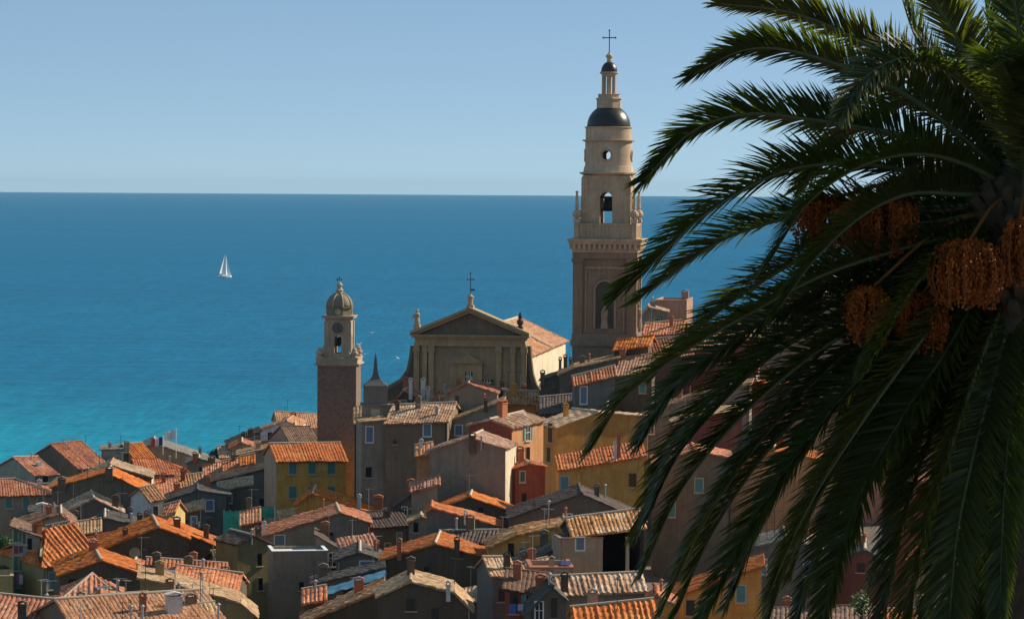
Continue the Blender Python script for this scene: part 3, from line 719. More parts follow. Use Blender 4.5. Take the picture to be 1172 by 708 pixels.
def pil(mb, xa, xb, d=.35):
    mb.box((xa, -d, -4), (xb, -.002, zB - .9)); mb.box((xa - .12, -d - .1, zB - .9), (xb + .12, -.003, zB - .35)); mb.box((xa - .06, -d - .05, zB - .35), (xb + .06, -.004, zB - .002))
for xa, xb in ((474, 480), (484, 489), (491, 497), (568, 574), (585, 590), (597, 603)):
    mb = MB(); pil(mb, cp(xa, 420)[0], cp(xb, 420)[0], .42); mb.build('pilaster', FST, ch)
mb = MB(); mb.box((x0 + .2, -.5, zB), (x1 - .2, 1.5, zB + .45)); mb.box((x0 + .3, -.42, zB + .452), (x1 - .3, 1.45, zE - .5)); mb.box((x0 - .1, -.8, zE - .5), (x1 + .1, 1.6, zE - .2)); mb.box((x0 - .35, -1.05, zE - .198), (x1 + .35, 1.7, zE))
mb.build('entablature', FST, ch)
mb = MB(); mb.loft([Vector((x0 + .3, .05, zE)), Vector((x1 - .3, .05, zE)), Vector((xm, .05, zA - .6))], [Vector((x0 + .3, 1.3, zE)), Vector((x1 - .3, 1.3, zE)), Vector((xm, 1.3, zA - .6))]); pm = mb.build('tympanum', plaster((.21, .165, .115)), ch)
mb = MB()
for xe, sg in ((x0 - .35, 1), (x1 + .35, -1)):
    for (ya, yb, ta, tb) in ((-1.05, 1.7, 0.0, .42), (-.7, 1.6, -.45, -.003)):
        A = [Vector((xe, ya, zE + .003 + ta)), Vector((xm, ya, zA + ta - .42)), Vector((xm, ya, zA + tb - .42)), Vector((xe, ya, zE + tb + .003))]
        if ta < 0: A[0].x = xe + sg * 1.0; A[3].x = xe + sg * .2; A[0].z = zE + .004; A[3].z = zE + .004 
        mb.loft(A, [p + Vector((0, yb - ya, 0)) for p in A])
mb.build('pediment_cornice', FST, ch, recalc=True)
# scroll wings, their shadow put into darker plaster
for sg, pts in ((-1, [(473, 396), (471, 410), (468, 424), (460, 436), (448, 443), (440, 447)]), (1, [(604, 396), (605, 412), (607, 428), (611, 441), (617, 449), (624, 453)])):
    pp = [cp(x, y) for x, y in pts]; xi = x0 + .5 if sg < 0 else x1 - .5
    A = [Vector((xi, .1, -4))] + [Vector((pp[-1][0], .1, -4))] + [Vector((x, .1, z)) for x, z in reversed(pp)] + [Vector((xi, .1, pp[0][1]))]
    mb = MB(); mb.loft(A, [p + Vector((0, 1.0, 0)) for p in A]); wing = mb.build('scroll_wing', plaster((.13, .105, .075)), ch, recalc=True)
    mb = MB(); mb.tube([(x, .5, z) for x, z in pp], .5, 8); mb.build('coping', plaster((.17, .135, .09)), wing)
# central aedicule window
xa, za = cp(521, 415); xb, _ = cp(553, 415); xc_, zc_ = cp(537, 405); _, zl = cp(537, 450)
mb = MB(); mb.box((xa + .1, -.3, zl), (xb - .1, -.004, za)); A = [Vector((xa - .2, -.6, za)), Vector((xb + .2, -.6, za)), Vector((xc_, -.6, zc_))]; mb.loft(A, [p + Vector((0, .59, 0)) for p in A])
ae = mb.build('aedicule', FST, ch, recalc=True)
for p0, p1, p2, p3 in ((533, 541, 425, 436), (552, 564, 434, 441)):
    u0, w0 = cp(p0, p2); u1, w1 = cp(p1, p3)
    mb = MB(); mb.box((u0, -.33, w1), (u1, -.303 if p0 < 540 else -.01, w0)); wn = mb.build('window', GLASS, ch)
    mb = MB()
    for k in range(1, 4): xx = u0 + (u1 - u0) * k / 4; mb.box((xx - .05, -.38, w1), (xx + .05, -.331, w0))
    zz = (w0 + w1) / 2; mb.box((u0, -.40, zz - .05), (u1, -.381, zz + .05)); mb.build('grille', WHITE, wn)
# gable pinnacle, cross, statues
u, w = cp(538, 351)
mb = MB(); mb.box((u - .5, -.2, w - .6), (u + .5, .9, w + .25)); mb.lathe([(.38, w + .25), (.38, w + 1.3), (.5, w + 1.35), (.5, w + 1.5), (.25, w + 1.7), (.02, w + 1.95)], (u, .35, 0), 12); mb.build('pinnacle', STONE, ch)
mb = MB(); t = MB(); cross_mesh(t, w + 1.8, w + 4.9, .45, w + 4.0, .06); mb.add([p + Vector((u, .35, 0)) for p in t.v], t.f); mb.box((u + .05, .33, w + 2.35), (u + .65, .37, w + 2.6)); mb.build('cross', DARKM, ch)
u, w = cp(477, 378)
mb = MB(); mb.box((u - .45, -.2, w - .5), (u + .45, .7, w + .9)); mb.lathe([(.36, w + .9), (.42, w + 1.3), (.3, w + 1.9), (.44, w + 2.3), (.4, w + 2.5), (.14, w + 2.62), (.22, w + 2.75), (.22, w + 2.95), (.05, w + 3.1)], (u, .25, 0), 12); mb.tube([(u - .4, .2, w + 2.35), (u - .62, 0, w + 1.9), (u - .3, -.15, w + 2.0)], .12, 6); mb.build('statue', STONE, ch)
u, w = cp(595, 378)
mb = MB(); mb.box((u - .4, -.2, w - .7), (u + .4, .7, w + .6)); mb.lathe([(.2, w + .6), (.5, w + 1.1), (.5, w + 1.4), (.2, w + 1.7), (.32, w + 1.85), (.3, w + 2.1), (.05, w + 2.7)], (u, .25, 0), 12); mb.build('finial', plaster((.07, .06, .05)), ch)
# nave blocks behind the front
NW = plaster((0.80, 0.69, 0.51))
def nave(v0, v1, xr, ze, xm_, zr, name, wall=NW):
    xl = 2 * xm_ - xr
    A = [Vector((xl, v0, -4)), Vector((xr, v0, -4)), Vector((xr, v0, ze - .1)), Vector((xm_, v0, zr - .1)), Vector((xl, v0, ze - .1))]
    m_ = MB(); m_.loft(A, [Vector((p.x, v1, p.z)) for p in A]); w_ = m_.build('nave_wall' if name == 'nave_roof' else 'apse_wall', wall, ch, recalc=True)
    m_ = MB(); e = Vector((xr - xm_, 0, ze - zr)).normalized() * .5
    roof_patch(m_, (xr + e.x, v0 - .2, ze + e.z), (xr + e.x, v1 + .3, ze + e.z), (xm_, v0 - .2, zr), (xm_, v1 + .3, zr), .45, .05, seed=3)
    roof_patch(m_, (xl - e.x, v1 + .3, ze + e.z), (xl - e.x, v0 - .2, ze + e.z), (xm_, v1 + .3, zr), (xm_, v0 - .2, zr), .45, .05, seed=4)
    r_ = m_.build(name, tiles('pink', .45), ch)
    m_ = MB(); m_.tube([(xm_, v0 - .25, zr + .05), (xm_, v1 + .3, zr + .05)], .2, 8); m_.tube([(xm_, v1 + .32, zr + .08), (xr + e.x, v1 + .32, ze + e.z + .08)], .16, 6); m_.build('ridge_tiles', CREAM, r_)
    return w_
xr, ze = cp(602, 408, 1.5)
_, ze2 = cp(655, 388, 52)
ze = (ze + ze2) / 2; zr = ze + 3.6; xmn = xr - 8.2
nave(1.4, 28, xr, ze, xmn, zr + .6, 'nave_roof'); nave(28.4, 52, xr - .35, ze - .1, xmn, zr - .1, 'apse_roof')
BASES += [cm @ Vector((x, v, 0)) for x in (-9, 0, 9) for v in (0, 15, 30, 50)]

# --- the clock tower of the chapel
YK = 413.0; kc = P(387, 400, YK); KB = P(387, 590, YK).z
kt = thing('clock_tower', 'slim brown clock tower topped by a ribbed stone dome beside the yellow house', 'clock tower', (kc.x, kc.y + 2.9, KB), R(-4))
def k(y): return P(387, y, YK).z - KB
BRK = rubble((0.235, 0.165, 0.125)); KST = plaster((0.50, 0.385, 0.265))
mb = MB(); sq(mb, 2.72, -4, k(419)); mb.build('shaft', BRK, kt)
mb = MB(); sq(mb, 2.85, k(419) + .002, k(417.5)); sq(mb, 3.15, k(417.5) + .002, k(416)); sq(mb, 2.9, k(416) + .002, k(411)); sq(mb, 3.0, k(411) + .002, k(409.5)); mb.build('gallery', KST, kt)
for sx in (-1, 1):
    for sy in (-1, 1):
        mb = MB(); x, y = sx * 2.45, sy * 2.45
        mb.lathe([(.5, k(409.5)), (.5, k(408)), (.3, k(407)), (.55, k(405)), (.5, k(403)), (.3, k(401.5)), (.36, k(400.5)), (.25, k(399)), (.04, k(397.5))], (x, y, 0), 12); mb.build('urn', KST, kt)
for a_ in range(4):
    fr = Matrix.Rotation(a_ * math.pi / 2 + math.pi / 4, 4, 'Z'); mb = MB()
    pts = [(1.6, k(409)), (3.0, k(409)), (2.9, k(405)), (2.3, k(402)), (2.25, k(396)), (1.9, k(391)), (1.6, k(391))]
    A = [fr @ Vector((x, -.3, z)) for x, z in pts]; mb.loft(A, [fr @ Vector((x, .3, z)) for x, z in pts]); mb.build('scroll', KST, kt, recalc=True)
mb = MB(); arch_block(mb, 1.75, 1.75, k(409.4), k(366), .5, k(405), k(384), .5)
for sx in (-1, 1):
    for sy in (-1, 1): mb.box((sx*1.75 - (.14 if sx < 0 else .5), sy*1.75 - (.14 if sy < 0 else .5), k(409)), (sx*1.75 + (.5 if sx < 0 else .14), sy*1.75 + (.5 if sy < 0 else .14), k(368)))
mb.add([(-1.75, -1.75, k(366)), (1.75, -1.75, k(366)), (1.75, 1.75, k(366)), (-1.75, 1.75, k(366))], [(0, 1, 2, 3)])
lan = mb.build('belfry', KST, kt)
mb = MB(); mb.lathe([(.1, 1.3), (.35, 1.2), (.4, .7), (.62, 0)], (0, 0, k(397)), 16); mb.build('bell', plain('bronze', (.06, .05, .035), .5, .6), lan)
fr = Matrix.Translation((0, -1.76, k(375.5))) @ Matrix.Rotation(math.pi / 2, 4, 'X')
mb = MB(); mb.lathe([(.95, 0), (.95, .12), (.80, .14), (.80, .06)], (0, 0, 0), 32); mb.v = [fr @ p for p in mb.v]; ck = mb.build('clock', KST, kt)
mb = MB(); mb.lathe([(.79, .061), (.79, .10)], (0, 0, 0), 32); mb.v = [fr @ p for p in mb.v]; mb.build('clock_face', plain('clock_dial', (.13, .11, .09), .7), ck)
mb = MB()
for an, l in ((.4, .42), (2.6, .62)): mb.tube([fr @ Vector((0, 0, .13)), fr @ Vector((l * math.sin(an), l * math.cos(an), .13))], .045, 4)
for i in range(12):
    an = i * math.pi / 6; mb.tube([fr @ Vector((r_ * math.sin(an), r_ * math.cos(an), .115)) for r_ in (.62, .74)], .03, 4)
mb.build('clock_hand', plain('clock_black', (.015, .015, .015)), ck)
mb = MB(); sq(mb, 1.85, k(366) + .002, k(364.5)); sq(mb, 2.2, k(364.5) + .002, k(362.8)); sq(mb, 2.3, k(362.8) + .002, k(361.8)); mb.build('cornice', KST, kt)
mb = MB(); mb.lathe([(1.85, k(361.7)), (1.85, k(353)), (2.05, k(352.7)), (2.05, k(351.8)), (1.8, k(351.6))], (0, 0, 0), 8, rot=math.pi / 8)
dr = mb.build('dome_drum', DOMEST, kt)
for a_ in range(4):
    mb = MB(); fr = Matrix.Rotation(a_ * math.pi / 2, 4, 'Z') @ Matrix.Translation((0, -1.72, k(357.2))) @ Matrix.Rotation(math.pi / 2, 4, 'X')
    mb.lathe([(.42, 0), (.42, .12), (.3, .13), (.3, .08)], (0, 0, 0), 16); mb.v = [fr @ p for p in mb.v]; mb.build('dormer', KST, dr)
mb = MB(); zb, zt = k(351.7), k(336); pr = [(1.85 * math.cos(t), zb + (zt - zb) * 1.03 * math.sin(t)) for t in [i * 1.35 / 12 for i in range(13)]]; mb.lathe(pr, (0, 0, 0), 32); dmo = mb.build('dome', DOMEST, kt, smooth=True)
for a_ in range(8):
    an = a_ * math.pi / 4 + math.pi / 8; mb = MB(); mb.tube([((r_ + .02) * math.cos(an), (r_ + .02) * math.sin(an), z) for r_, z in pr], .11, 6); mb.build('rib', KST, dmo)
mb = MB(); mb.lathe([(.5, k(337)), (.5, k(333)), (.62, k(332.6)), (.4, k(331.5)), (.3, k(329)), (.45, k(327)), (.3, k(325)), (.05, k(323))], (0, 0, 0), 12); mb.build('finial', KST, kt)
mb = MB(); cross_mesh(mb, k(325), k(318.5), .3, k(320.5), .03); mb.build('cross', DARKM, kt)
BASES += [Vector((kc.x + dx, kc.y + dy, KB)) for dx in (-3, 3) for dy in (0, 6)]

# --- the small spired turret
YS = 384.0; tc = P(429, 450, YS); SB = P(429, 600, YS).z
st = thing('chapel_turret', 'small stone turret with needle spire and flared roof left of the church front', 'turret', (tc.x, tc.y + 1.7, SB), R(4))
def k2(y): return P(429, y, YS).z - SB
mb = MB(); sq(mb, 1.75, -4, k2(464)); tb = mb.build('turret_base', plaster((.30, .25, .20)), st)
mb = MB(); mb.box((-.55, -1.80, k2(490)), (.55, -1.752, k2(468))); mb.build('sunlit_patch', plaster((.62, .52, .34)), tb)  # pale slab paints a patch of sunlight on the turret front
mb = MB(); sq(mb, 1.95, k2(464) + .002, k2(462.5)); sq(mb, 1.5, k2(462.5) + .002, k2(444)); sq(mb, 1.62, k2(444) + .002, k2(442.5))
for k_ in range(4):
    fr = Matrix.Rotation(k_ * math.pi / 2, 4, 'Z'); mb.box((-.8, -1.55, k2(460)), (-.62, -1.502, k2(446)), fr); mb.box((.62, -1.55, k2(460)), (.8, -1.502, k2(446)), fr)
mb.build('chamber', plaster((.24, .21, .18)), st)
mb = MB(); mb.lathe([(2.25, k2(442.4)), (2.2, k2(441.5)), (1.5, k2(438)), (.85, k2(434)), (.5, k2(429)), (.36, k2(422)), (.22, k2(412)), (.05, k2(405))], (0, 0, 0), 4, rot=math.pi / 4); mb.build('spire', plain('grey_slate', (.10, .10, .105), .6), st)
BASES += [Vector((tc.x, tc.y + 2, SB))]
# ------------------------------------------------------------------ the town, from the shore towards the camera
# -- shore row, far left
G('low grey shed-roofed house at the sea edge with a thin mast', 505, [(-22, 552), (20, 533), (30, 541)], yaw=0, wall='dgrey', roof='brown', h=8, ant=[(17, 535, 520), (5, 542, 529)], auto=0)
E('pale house with short red roof below the tall dark gable', 492, [(40, 543), (66, 542)], 528, yaw=28, wall='pale', roof='red', h=8, win=[('f', 52, 548, 1.1, 1.2, 'dark')], chim=[(45, 533, 529, 'w', 6)])
E('dark-gabled house with long red roof and a bristle of antennas at the sea', 512, [(90, 536), (124, 532)], 513, yaw=32, pitch=22, wall='dgrey', roof='red', h=9, ant=[(72, 515, 503), (76, 514, 499), (98, 514, 498)], auto=0)
G('grey flat-topped block with two chimneys beside the red shore roof', 518, [(116, 514), (145, 513)], wall='pale', roof='grey', h=9, chim=[(145, 515, 505, 'b', 6), (139, 530, 516, 'b', 5)], auto=1)
E('little orange roof with a dark open loft under the flags', 516, [(155, 525), (176, 523)], 511, yaw=20, wall='tan', roof='orange', h=8, auto=0, win=[('f', 168, 528, 1.2, 1.2, 'dark')])
E('long low house with hipped red-brown roof below the two flags', 488, [(158, 542), (219, 542)], 528, yaw=8, hr=True, pitch=16, wall='tan', roof='red', h=8, win=[('f', 188, 547, 1.6, 1.3, 'white'), ('f', 205, 548, 1.0, 1.2, 'dark'), ('f', 171, 548, 1.0, 1.2, 'dark')], auto=1)
G('large grey hall with long sloping parapet under the tricolour flag', 535, [(163, 512), (176, 507), (214, 519), (252, 533)], D=14, wall='tan', roof='grey', h=9, auto=0)
G('low grey house with terracotta chimney pots by the small pines', 508, [(214, 529), (228, 524), (266, 536)], wall='grey', roof='grey', h=8, chim=[(223, 526, 518, 't', 5), (240, 531, 524, 't', 4)], auto=1)
E('small reddish roof right of the dark pines at the shore', 525, [(252, 523), (263, 522)], 513, yaw=5, wall='tan', roof='pink', h=8, auto=0)
G('house with dark roof climbing to the white house on the shore', 528, [(261, 508), (298, 493)], yaw=3, wall='dgrey', roof='dark', h=8, ant=[(278, 502, 496)], chim=[(279, 502, 495, 'd', 6), (287, 497, 491, 'd', 6)], auto=0)
G('brown gabled house with red eave patch below the dark shore roof', 500, [(263, 512), (277, 506), (302, 514)], wall='tan', roof='red', h=7, win=[('f', 272, 519, .9, 1.4, 'dark'), ('f', 285, 519, .9, 1.4, 'dark')], auto=1)
G('white-walled house with ragged pinkish roof by the water', 545, [(296, 492), (328, 481), (342, 487)], yaw=-6, D=12, wall='white_shaded', roof='pink', h=9, win=[('f', 309, 499, 1.0, 1.7, 'dark'), ('f', 317, 499, .8, 1.5, 'dark'), ('f', 327, 500, .8, 1.8, 'dark')], rwall='white')  # white front in lavender: its shade is put into the wall colour
E('wide brown roof against the clock tower shaft on the shore side', 560, [(318, 486), (366, 489)], 474, yaw=5, wall='tan', roof='pink', h=9, chim=[(336, 478, 472, 't', 6)], auto=1)
G('white gable house in front of the brown shore roof', 530, [(326, 497), (338, 487), (350, 501)], wall='white', roof='tan', h=8, win=[('f', 334, 501, .9, 1.5, 'dark'), ('f', 341, 502, .9, 1.4, 'dark')], auto=0)
E('brown mottled roof just above the orange roof of the yellow house', 500, [(334, 508), (366, 509)], 490, yaw=14, wall='tan', roof='brown', h=8, auto=1)
E('flat orange terrace roof beside the white shore house', 508, [(290, 516), (306, 515)], 507, yaw=-5, wall='pink', roof='orange', h=8, auto=1)
G('tan wall terrace house left of the yellow house gable', 478, [(272, 520), (310, 512)], wall='tan', roof='tan', h=8, win=[('f', 280, 526, .9, 1.3, 'dark')], auto=2)
# -- three shaded stepping roofs
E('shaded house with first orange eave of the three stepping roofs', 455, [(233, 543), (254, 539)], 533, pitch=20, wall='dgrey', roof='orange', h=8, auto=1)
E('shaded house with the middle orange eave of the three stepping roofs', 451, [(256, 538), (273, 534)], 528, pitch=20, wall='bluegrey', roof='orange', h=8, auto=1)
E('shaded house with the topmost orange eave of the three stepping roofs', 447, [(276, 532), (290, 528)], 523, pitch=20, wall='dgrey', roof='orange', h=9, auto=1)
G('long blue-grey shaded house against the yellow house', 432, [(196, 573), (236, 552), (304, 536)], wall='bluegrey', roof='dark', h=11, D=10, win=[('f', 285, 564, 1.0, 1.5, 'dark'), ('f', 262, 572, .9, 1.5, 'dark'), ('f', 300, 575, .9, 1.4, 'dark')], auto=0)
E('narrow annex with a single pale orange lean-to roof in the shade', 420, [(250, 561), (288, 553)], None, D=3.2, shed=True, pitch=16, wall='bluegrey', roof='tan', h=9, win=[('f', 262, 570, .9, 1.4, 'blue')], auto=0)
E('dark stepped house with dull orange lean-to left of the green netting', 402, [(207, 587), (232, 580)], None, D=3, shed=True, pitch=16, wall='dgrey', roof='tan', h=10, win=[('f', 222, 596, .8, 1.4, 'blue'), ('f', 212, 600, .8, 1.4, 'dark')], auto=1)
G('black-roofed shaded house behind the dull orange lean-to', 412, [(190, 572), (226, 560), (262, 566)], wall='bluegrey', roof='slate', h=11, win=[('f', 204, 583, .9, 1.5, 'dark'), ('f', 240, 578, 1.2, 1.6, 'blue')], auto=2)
# -- the yellow house
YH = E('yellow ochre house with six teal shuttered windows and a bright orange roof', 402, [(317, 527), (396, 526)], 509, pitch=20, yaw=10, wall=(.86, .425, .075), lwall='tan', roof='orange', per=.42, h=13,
  win=[('f', x, y, 1.15, 1.75, 'teal') for y in (535.5, 563) for x in (335, 357, 379)], auto=0)
# -- left middle
E('grey-brown house with hipped red roof and teal shutters at the frame edge', 432, [(-20, 567), (60, 565)], 552, hr=True, yaw=3, wall='tan', roof='red', h=10, win=[('f', 30, 575, 1.1, 1.7, 'teal'), ('f', 47, 575, 1.1, 1.7, 'teal'), ('f', 10, 575, 1.1, 1.7, 'teal')], auto=0, chim=[(45, 554, 551, 'w', 5)])
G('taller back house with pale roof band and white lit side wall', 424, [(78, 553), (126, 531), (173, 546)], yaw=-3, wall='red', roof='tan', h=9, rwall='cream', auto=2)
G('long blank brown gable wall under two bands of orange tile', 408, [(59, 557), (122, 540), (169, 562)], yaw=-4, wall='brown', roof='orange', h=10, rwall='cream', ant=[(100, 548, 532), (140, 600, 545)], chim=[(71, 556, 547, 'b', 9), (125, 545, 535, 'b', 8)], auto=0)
E('small white house with salmon lean-to roof and lit doorway wall', 396, [(172, 573), (187, 569)], 560, yaw=20, pitch=20, wall='white', roof='pink', h=9, win=[('f', 178, 585, .8, 1.6, 'small')], auto=0)
E('flat orange roof over a deep red wall behind the small white house', 428, [(173, 568), (204, 564)], 552, yaw=3, pitch=15, wall='red', roof='orange', h=8, auto=1)
E('red-walled house with chunky pale-mottled tiles on its roof', 438, [(205, 561), (233, 557)], 546, yaw=5, pitch=18, wall='red', roof='mottle', per=.42, amp=.11, h=8, auto=1)
E('little lit yellow house with orange roof in the gap below the white house', 384, [(182, 596), (196, 591)], 579, yaw=-12, pitch=20, wall='yellow', roof='orange', h=9, auto=0)
G('black-roofed shaded house under the long blank gable', 388, [(14, 599), (32, 586), (62, 583), (78, 593)], wall='dgrey', roof='slate', h=8, auto=1, chim=[(48, 585, 577, 'w', 12)])
G('house with worn ribbed orange roof climbing to a pale ridge', 368, [(20, 610), (108, 570), (141, 585)], yaw=2, wall='dgrey', roof='mottle', per=.4, amp=.1, h=8, auto=3, chim=[(132, 580, 568, 'd', 7)], ant=[(137, 590, 565)])
G('dim slate-blue roof with scattered pipes below the blank gable', 352, [(92, 612), (120, 592), (176, 604)], wall='bluegrey', roof='slate', h=8, chim=[(150, 600, 588, 'p'), (160, 600, 588, 'd', 6), (170, 602, 590, 'd', 6)], auto=3)
E('narrow tan roof strip above the big striped orange roof', 345, [(78, 612), (114, 606)], 600, pitch=14, wall='dgrey', roof='tan', h=8, auto=1)
# -- bottom left
G('tall pale blue-grey house with laundry at its shuttered windows', 322, [(14, 602), (45, 613)], yaw=-3, wall='pale', roof='brown', h=16, D=8,
  win=[('f', 20, 612, 1.0, 1.7, 'green'), ('f', 26, 614, .8, 1.7, 'green'), ('f', 20, 644, 1.0, 1.7, 'green'), ('f', 26, 647, .8, 1.7, 'green'), ('f', 34, 622, .6, 1.4, 'dark'), ('f', 34, 655, .6, 1.4, 'dark'), ('f', 21, 680, .9, 1.5, 'green')], auto=0)
G('brown roofed attic house behind the tall pale blue-grey house', 336, [(14, 604), (70, 588), (86, 600)], wall='tan', roof='brown', h=9, auto=2)
E('broad striped orange roof with a hip over a yellow-green wall', 318, [(50, 648), (112, 634)], 611, yaw=22, hl=True, pitch=20, wall='olive', roof='orange', per=.52, amp=.11, h=12, win=[('f', 61, 664, 1.1, 2.0, 'teal')], auto=1)
G('dark-gabled house with one striped and one plain bright orange slope', 300, [(68, 657), (116, 640), (164, 656)], yaw=4, D=11, wall='dbrown', roof='orange', per=.52, amp=.10, h=11, auto=1, chim=[(157, 652, 645, 'p')])
E('small striped orange hip roof with a skylight in its middle', 284, [(72, 685), (140, 686)], 661, hl=True, hr=True, pitch=23, wall='dgrey', roof='orange', per=.52, amp=.11, h=9, auto=0, chim=[(135, 680, 665, 'p'), (117, 676, 0, 's', 1.0, 1.1)])
G('orange roof edge with thin aerials at the very bottom', 268, [(68, 709), (116, 690), (152, 694)], wall='brown', roof='orange', h=9, auto=2, ant=[(91, 700, 683), (112, 694, 680)])
E('dark red roof with a striped surface and one dark chimney', 256, [(-20, 712), (72, 722)], 690, pitch=20, yaw=-14, wall='brown', roof='red', per=.42, amp=.1, h=9, chim=[(26, 712, 690, 'd', 10)], auto=0)
G('dark brown gable with round wall dish and one bright orange slope', 332, [(118, 627), (181, 602), (216, 615)], yaw=3, D=11, wall='dbrown', roof='orange', per=.4, amp=.10, h=11, ant=[(171, 660, 627), (141, 625, 611)], win=[('f', 154, 631, 1.3, 1.3, 'dish')], auto=1)
G('orange roof sloping to a lit cream corner beside the green netting', 346, [(192, 601), (254, 626)], yaw=-3, wall='dbrown', rwall='cream', roof='orange', h=11, D=7, chim=[(236, 616, 602, 'd', 6)], auto=0)
E('low ribbed orange roof strip with a slanting skylight', 312, [(166, 661), (256, 668)], 645, pitch=16, yaw=-3, wall='dgrey', roof='red', per=.4, amp=.12, h=8, auto=4, ant=[(182, 656, 640)], chim=[(258, 668, 650, 'd', 8), (246, 672, 660, 'd', 6), (194, 654, 0, 's', 2.0, .9)])
E('orange terrace roof with dark brick chimney above the curved roof', 300, [(196, 676), (268, 686)], 655, yaw=-6, pitch=14, wall='dbrown', roof='orange', h=8, auto=1)
G('house with a pale weathered roof bending down to a rounded corner', 282, [(160, 661), (200, 668), (240, 679), (276, 689), (294, 704)], D=8, wall='olive', roof='tan', per=.35, amp=.05, h=9, auto=1, ant=[(220, 690, 668), (244, 700, 672)])
E('wide red foreground roof with a pale box chimney and ridge line', 248, [(92, 728), (262, 716)], 685, yaw=16, pitch=15, wall='brown', roof='pink', per=.38, amp=.05, h=9, chim=[(199, 700, 680, 'w', 17), (150, 712, 694, 'p'), (163, 712, 694, 'p'), (250, 712, 692, 'p')], ant=[(140, 712, 688), (92, 712, 690)], auto=1)
# -- alley and centre left
G('narrow mossy alley house with a dark gable and a flue pipe', 336, [(272, 622), (290, 612), (312, 622)], yaw=25, wall='olive', roof='dark', h=13, D=6, win=[('f', 297, 640, .7, 1.6, 'dark'), ('f', 298, 668, .7, 1.6, 'dark')], chim=[(288, 618, 606, 'p'), (304, 616, 602, 'd', 6)], auto=0)
E('tiny pink tiled roof at the end of the green netting', 356, [(276, 600), (296, 594)], 586, wall='dgrey', roof='pink', h=8, auto=1)
G('upper house with thin glowing orange verge in front of the yellow house', 372, [(338, 577), (358, 564), (440, 590)], yaw=-2, wall='ochre', roof='orange', h=9, chim=[(433, 588, 568, 't', 10), (411, 583, 567, 'w', 4)], ant=[(357, 570, 551), (352, 574, 562)], auto=0)
G('broad grey gable house with long striped orange slope', 346, [(294, 615), (389, 586), (424, 597)], yaw=2, D=10, wall='grey', roof='orange', per=.42, amp=.09, h=11, win=[('f', 320, 618, 1.3, 1.3, 'blue'), ('f', 378, 612, .8, .8, 'small')], auto=1, chim=[(302, 610, 598, 'w', 4)])
FL('grey box house with gleaming white flat roof', 318, [(312, 634), (375, 627)], yaw=6, D=5, wall='grey', h=13, roofc=(.72, .72, .70), win=[('f', 345, 670, .6, 1.0, 'small')])
G('dark lean-to rising beside the white flat roof', 323, [(362, 612), (399, 632)], yaw=0, wall='grey', roof='dark', h=13, D=6, auto=1)
G('dark roofed house with a wide blue hatch in the middle alley', 304, [(385, 640), (412, 631), (440, 640)], wall='dgrey', roof='slate', h=9, auto=2, win=[('f', 420, 646, 1.6, .8, 'blue')])
G('purple-grey sheet roofed shed above the blue tarpaulin', 296, [(358, 667), (438, 649)], wall='dgrey', roof='slate', h=8, D=5, auto=1)
E('tiny orange roofed hut near the blue tarpaulin', 282, [(348, 689), (371, 684)], 675, pitch=20, wall='dgrey', roof='orange', per=.4, amp=.12, h=8, auto=2)
G('house whose mottled roof runs up towards the pale ragged gable', 276, [(346, 712), (438, 674)], wall='dbrown', roof='mottle', per=.4, amp=.1, h=8, D=7, auto=2)
G('dark gable house with pale sagging tan verge at the bottom middle', 264, [(433, 681), (470, 664), (520, 677), (540, 697)], yaw=0, D=8, wall='dbrown', roof='tan', per=.36, amp=.09, h=9, chim=[(513, 680, 667, 'w', 5)], auto=1)
G('wide dark brown gable house with orange verge and one small window', 302, [(436, 640), (498, 621), (546, 634), (564, 636)], yaw=-3, D=10, wall='dbrown', roof='orange', per=.4, amp=.10, h=11, win=[('f', 488, 651, .55, .6, 'small'), ('f', 555, 665, .9, 3.0, 'dark')], chim=[(457, 634, 618, 't', 5), (523, 630, 616, 'd', 6)], ant=[(526, 628, 611)], auto=0)
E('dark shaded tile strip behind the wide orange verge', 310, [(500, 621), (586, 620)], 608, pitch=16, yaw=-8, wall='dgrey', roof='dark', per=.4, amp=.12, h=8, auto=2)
G('blue-black house with one thin glowing orange verge', 315, [(488, 584), (494, 580), (572, 601)], yaw=0, D=6, wall='bluegrey', roof='orange', h=10, auto=0, chim=[(533, 594, 586, 'w', 4)])
G('small house with faded tan porch roof in the centre dip', 324, [(468, 596), (482, 590), (492, 593)], wall='grey', roof='tan', h=9, D=5, auto=0, win=[('f', 476, 603, .6, 1.2, 'small')])
G('dark red-brown gable with thin orange ridge in the centre', 325, [(499, 581), (538, 567), (585, 584)], yaw=-2, D=6, wall='dbrown', roof='orange', per=.4, h=10, auto=1)
E('low shaded houses filling the dip below the tall bay', 352, [(398, 604), (468, 600)], 588, pitch=15, yaw=14, wall='dgrey', roof='dark', h=8, auto=3)
E('brown shed roof leaning on the grey gable house', 328, [(471, 562), (501, 552)], None, D=3, shed=True, pitch=14, wall='grey', roof='red', h=9, auto=0)
